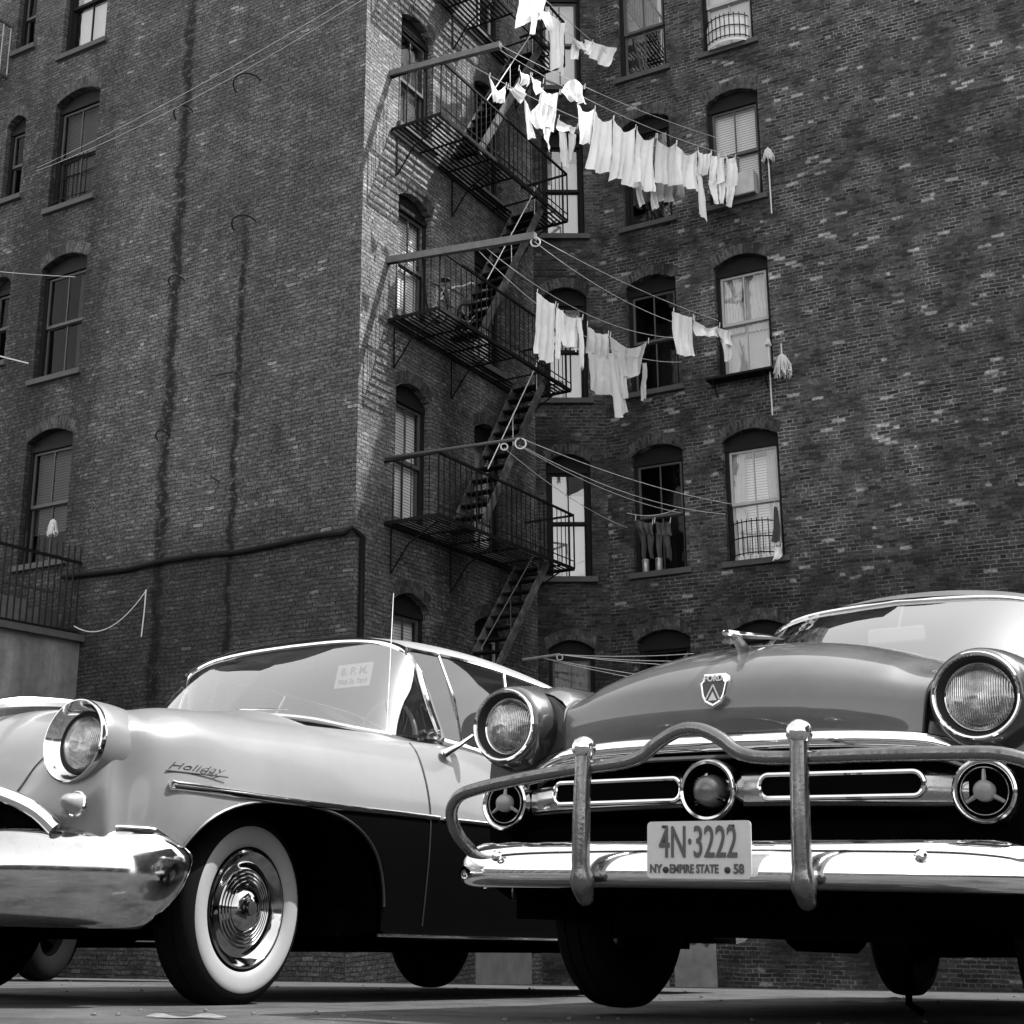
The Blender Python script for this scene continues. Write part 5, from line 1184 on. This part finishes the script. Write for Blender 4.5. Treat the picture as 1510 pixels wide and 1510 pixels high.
# script on the fender
mb = MB(); sc_ = surfz(-.52, .785); tx = (surfz(-.45, .785) - surfz(-.66, .785)).normalized(); un = V((0, 0, 1)) - tx * tx.z
hvs, hfs = text_mesh('Holiday', .052, ext=.0012, shear=.45, sx=1.42, bold=-.0006); un = (surfz(-.55, .81) - surfz(-.55, .77)).normalized(); nn_ = tx.cross(un); c0 = surfz(-.515, .803) + nn_ * .003
mb.add([c0 + tx * p.x + un * p.y * .62 + nn_ * p.z for p in hvs], hfs); ub = c0 - un * .020
mb.tube([ub - tx * .12, ub + tx * .135], .0022, 6); mb.build('script_badge', M_SEAL, OL, local=True, smooth=False)
# hood ornament, wipers, aerial, mirror
MB().tube(crs([(0, -.80, 1.03), (0, -.6, 1.09), (0, -.3, 1.125), (0, -.05, 1.13)], 12), [.004, .014, .02, .024, .026, .026, .024, .022, .018, .014, .010, .006, .003], 8).build('hood_ornament', M_CHR, OL, local=True)
baseO = [(0, .50, 1.185), (.25, .52, 1.18), (.47, .56, 1.155), (.64, .62, 1.118), (.76, .70, 1.095), (.81, .84, 1.09), (.83, 1.02, 1.105)]
topO = [(0, .93, 1.59), (.28, .93, 1.585), (.48, .92, 1.565), (.60, .92, 1.535), (.67, .93, 1.505), (.705, .95, 1.475), (.72, .97, 1.445)]
redO = [(.70, .925, 1.52), (.715, 1.45, 1.54), (.72, 1.94, 1.53), (.715, 2.4, 1.50), (.70, 2.8, 1.38), (.69, 3.15, 1.2), (.67, 3.5, 1.04)]
rcO = [(0, .90, 1.61), (0, 1.3, 1.675), (0, 1.9, 1.69), (0, 2.45, 1.62), (0, 2.9, 1.48), (0, 3.25, 1.29), (0, 3.6, 1.08)]
beltO = [(.835, 1.04, 1.10), (.835, 1.4, 1.075), (.835, 1.72, .99), (.835, 2.1, .955), (.84, 2.5, .98), (.84, 2.9, 1.02)]
wf, Bf, Tf = greenhouse(OL, baseO, topO, redO, rcO, beltO, M_OLDR, G_WS, (.66, .92))
for x0 in (.02, -.45):
    MB().tube([(x0 + .05, .47, 1.195), (x0 + .12, .49, 1.21), (x0 + .34, .53, 1.20)], [.012, .007, .004], 6).build('wiper', M_CHRD, OL, local=True)
MB().lathe([(.018, 0), (.014, .02), (.006, .035), (.004, .04), (0.0028, .3), (.0015, .64), (0, .64)], (.76, .74, 1.085), (0, 0, 1), 12).build('aerial', M_CHR, OL, local=True)
mr = MB().tube([(.90, .97, 1.03), (.945, 1.02, 1.07), (.985, 1.07, 1.12)], [.022, .012, .009], 10).build('door_mirror', M_CHR, OL, local=True)
MB().lathe([(0, -.018), (.05, -.014), (.078, -.004), (.081, .004), (.077, .008), (0, .008)], (.985, 1.105, 1.150), (.15, -1, 0), 40).build('mirror_head', M_FRAMEL, mr, local=True)
torus(MB(), (.40, 1.20, 1.13), (0, -.82, .57), .205, .011, 48, 8).build('steering_wheel', M_IVORY, OL, local=True)
mb = MB(); 
for a in (20, 160, 270): mb.tube([(.40, 1.2, 1.11), V((.40, 1.2, 1.13)) + V((cos(radians(a)), sin(radians(a)) * .57, sin(radians(a)) * .82)) * .2], .010, 6)
mb.build('steering_spoke', M_IVORY, OL, local=True)
MB().box((0, .86, 1.08), (.68, .2, .05)).build('dashboard', M_SEATC, OL, local=True, smooth=False)
MB().box((0, 1.75, .95), (.62, .1, .30)).build('front_seat', M_SEATC, OL, local=True, smooth=False)
MB().box((0, 2.75, .93), (.62, .1, .28)).build('rear_seat', M_SEATC, OL, local=True, smooth=False)
rm = MB().box((.0, 1.02, 1.50), (.09, .010, .024)).build('rear_view_mirror', M_SEATC, OL, local=True); bv = rm.modifiers.new('bevel', 'BEVEL'); bv.width = .016; bv.segments = 4
wells(OL, OY, .50, .91, .335, .40, .57); under(OL, -.7, 4.3, .82, .225, OY)
wheel(OL, .71, -.085, .345, 1, .345, -5, True); wheel(OL, -.76, -.085, .345, -1, .345, 5, True)
wheel(OL, .71, OY[1], .32, 1, .345, 0, True); wheel(OL, -.71, OY[1], .32, -1, .345, 0, True)
sweep(MB(), [(a, 3.52 - b) for a, b in PO[::-1]], prO, zsc).build('rear_bumper', M_CHRD, OL, local=True)
# paper sign behind the glass
sg = thing('paper_sign', OL.matrix_world @ V((.455, .86, 1.34)), 'pale lettered paper sign inside the windshield of the pale hardtop', 'sign')
Mo = OL.matrix_world
def ol(p): return Mo @ V(p)
sa = (Mo.to_3x3() @ V((1, 0, 0))); su = (Mo.to_3x3() @ V((0, .22, .975))).normalized(); sn = sa.cross(su); sc0 = ol((.455, .86, 1.40))
sa.normalize()
mb = MB().add([sc0 - sa * .105 - su * .058, sc0 + sa * .105 - su * .058, sc0 + sa * .105 + su * .058, sc0 - sa * .105 + su * .058], [(0, 1, 2, 3)]); mb.build('sheet', simple('sign_paper', .42, .8, var=.1), sg, smooth=False)
mb = MB(); put_text(mb, 'B. P. M.', .052, sc0 + su * .020 + sn * .002, sa, su, ext=.0005, bold=.001); put_text(mb, '90th St. Yard', .032, sc0 - su * .030 + sn * .002, sa, su, ext=.0005, bold=.0006)
mb.build('lettering', simple('sign_ink', .16, .8), sg, smooth=False)

# third car, hidden behind the hardtop but for a tyre
dark_sedan(-3.94, 8.88, 10, 'dark car parked behind the pale hardtop, only its tyres showing below it', False)

# ------------------------------------------------------------------ litter
rs = random.Random(5); 
MG = simple('grit_stone', .07, .9, var=.6, scale=30); MGP = simple('pale_scrap', .55, .8)
for i in range(80):
    yy = rs.choice([rs.uniform(4.15, 4.6), rs.uniform(6.5, 9.5), rs.uniform(5, 12)]); xx = yy * rs.uniform(-.38, .38); r_ = rs.uniform(.004, .011)
    mb = MB().lathe([(0, -.6 * r_), (r_ * .8, -.3 * r_), (r_, .1 * r_), (r_ * .6, .55 * r_), (0, .7 * r_)], (xx, yy, gz(xx, yy) + r_ * .3), (rs.uniform(-.3, .3), rs.uniform(-.3, .3), 1), 6)
    solo('pebble', mb, MG, 'small pebble lying on the asphalt of the lot', 'pebble', 'pebbles on the asphalt')
mb = MB().grid(lambda u, v: (-1.02 + .20 * u + .02 * sin(v * 5), 4.02 + .07 * v + .012 * sin(u * 11), gz(-.95, 4.05) + .005 + .005 * sin(u * 9) * v), 20, 5)
solo('paper_scrap', mb, simple('dull_scrap', .12, .9, var=.6, scale=30), 'flattened pale paper scrap on the asphalt in front of the hardtop', 'paper')
mb = MB().grid(lambda u, v: (1.55 + .35 * u, 7.1 + .15 * v, gz(1.7, 7.2) + .008 + .01 * sin(u * 8)), 12, 4)
solo('paper_scrap', mb, MG, 'grey flat scrap on the asphalt behind the dark sedan', 'paper')
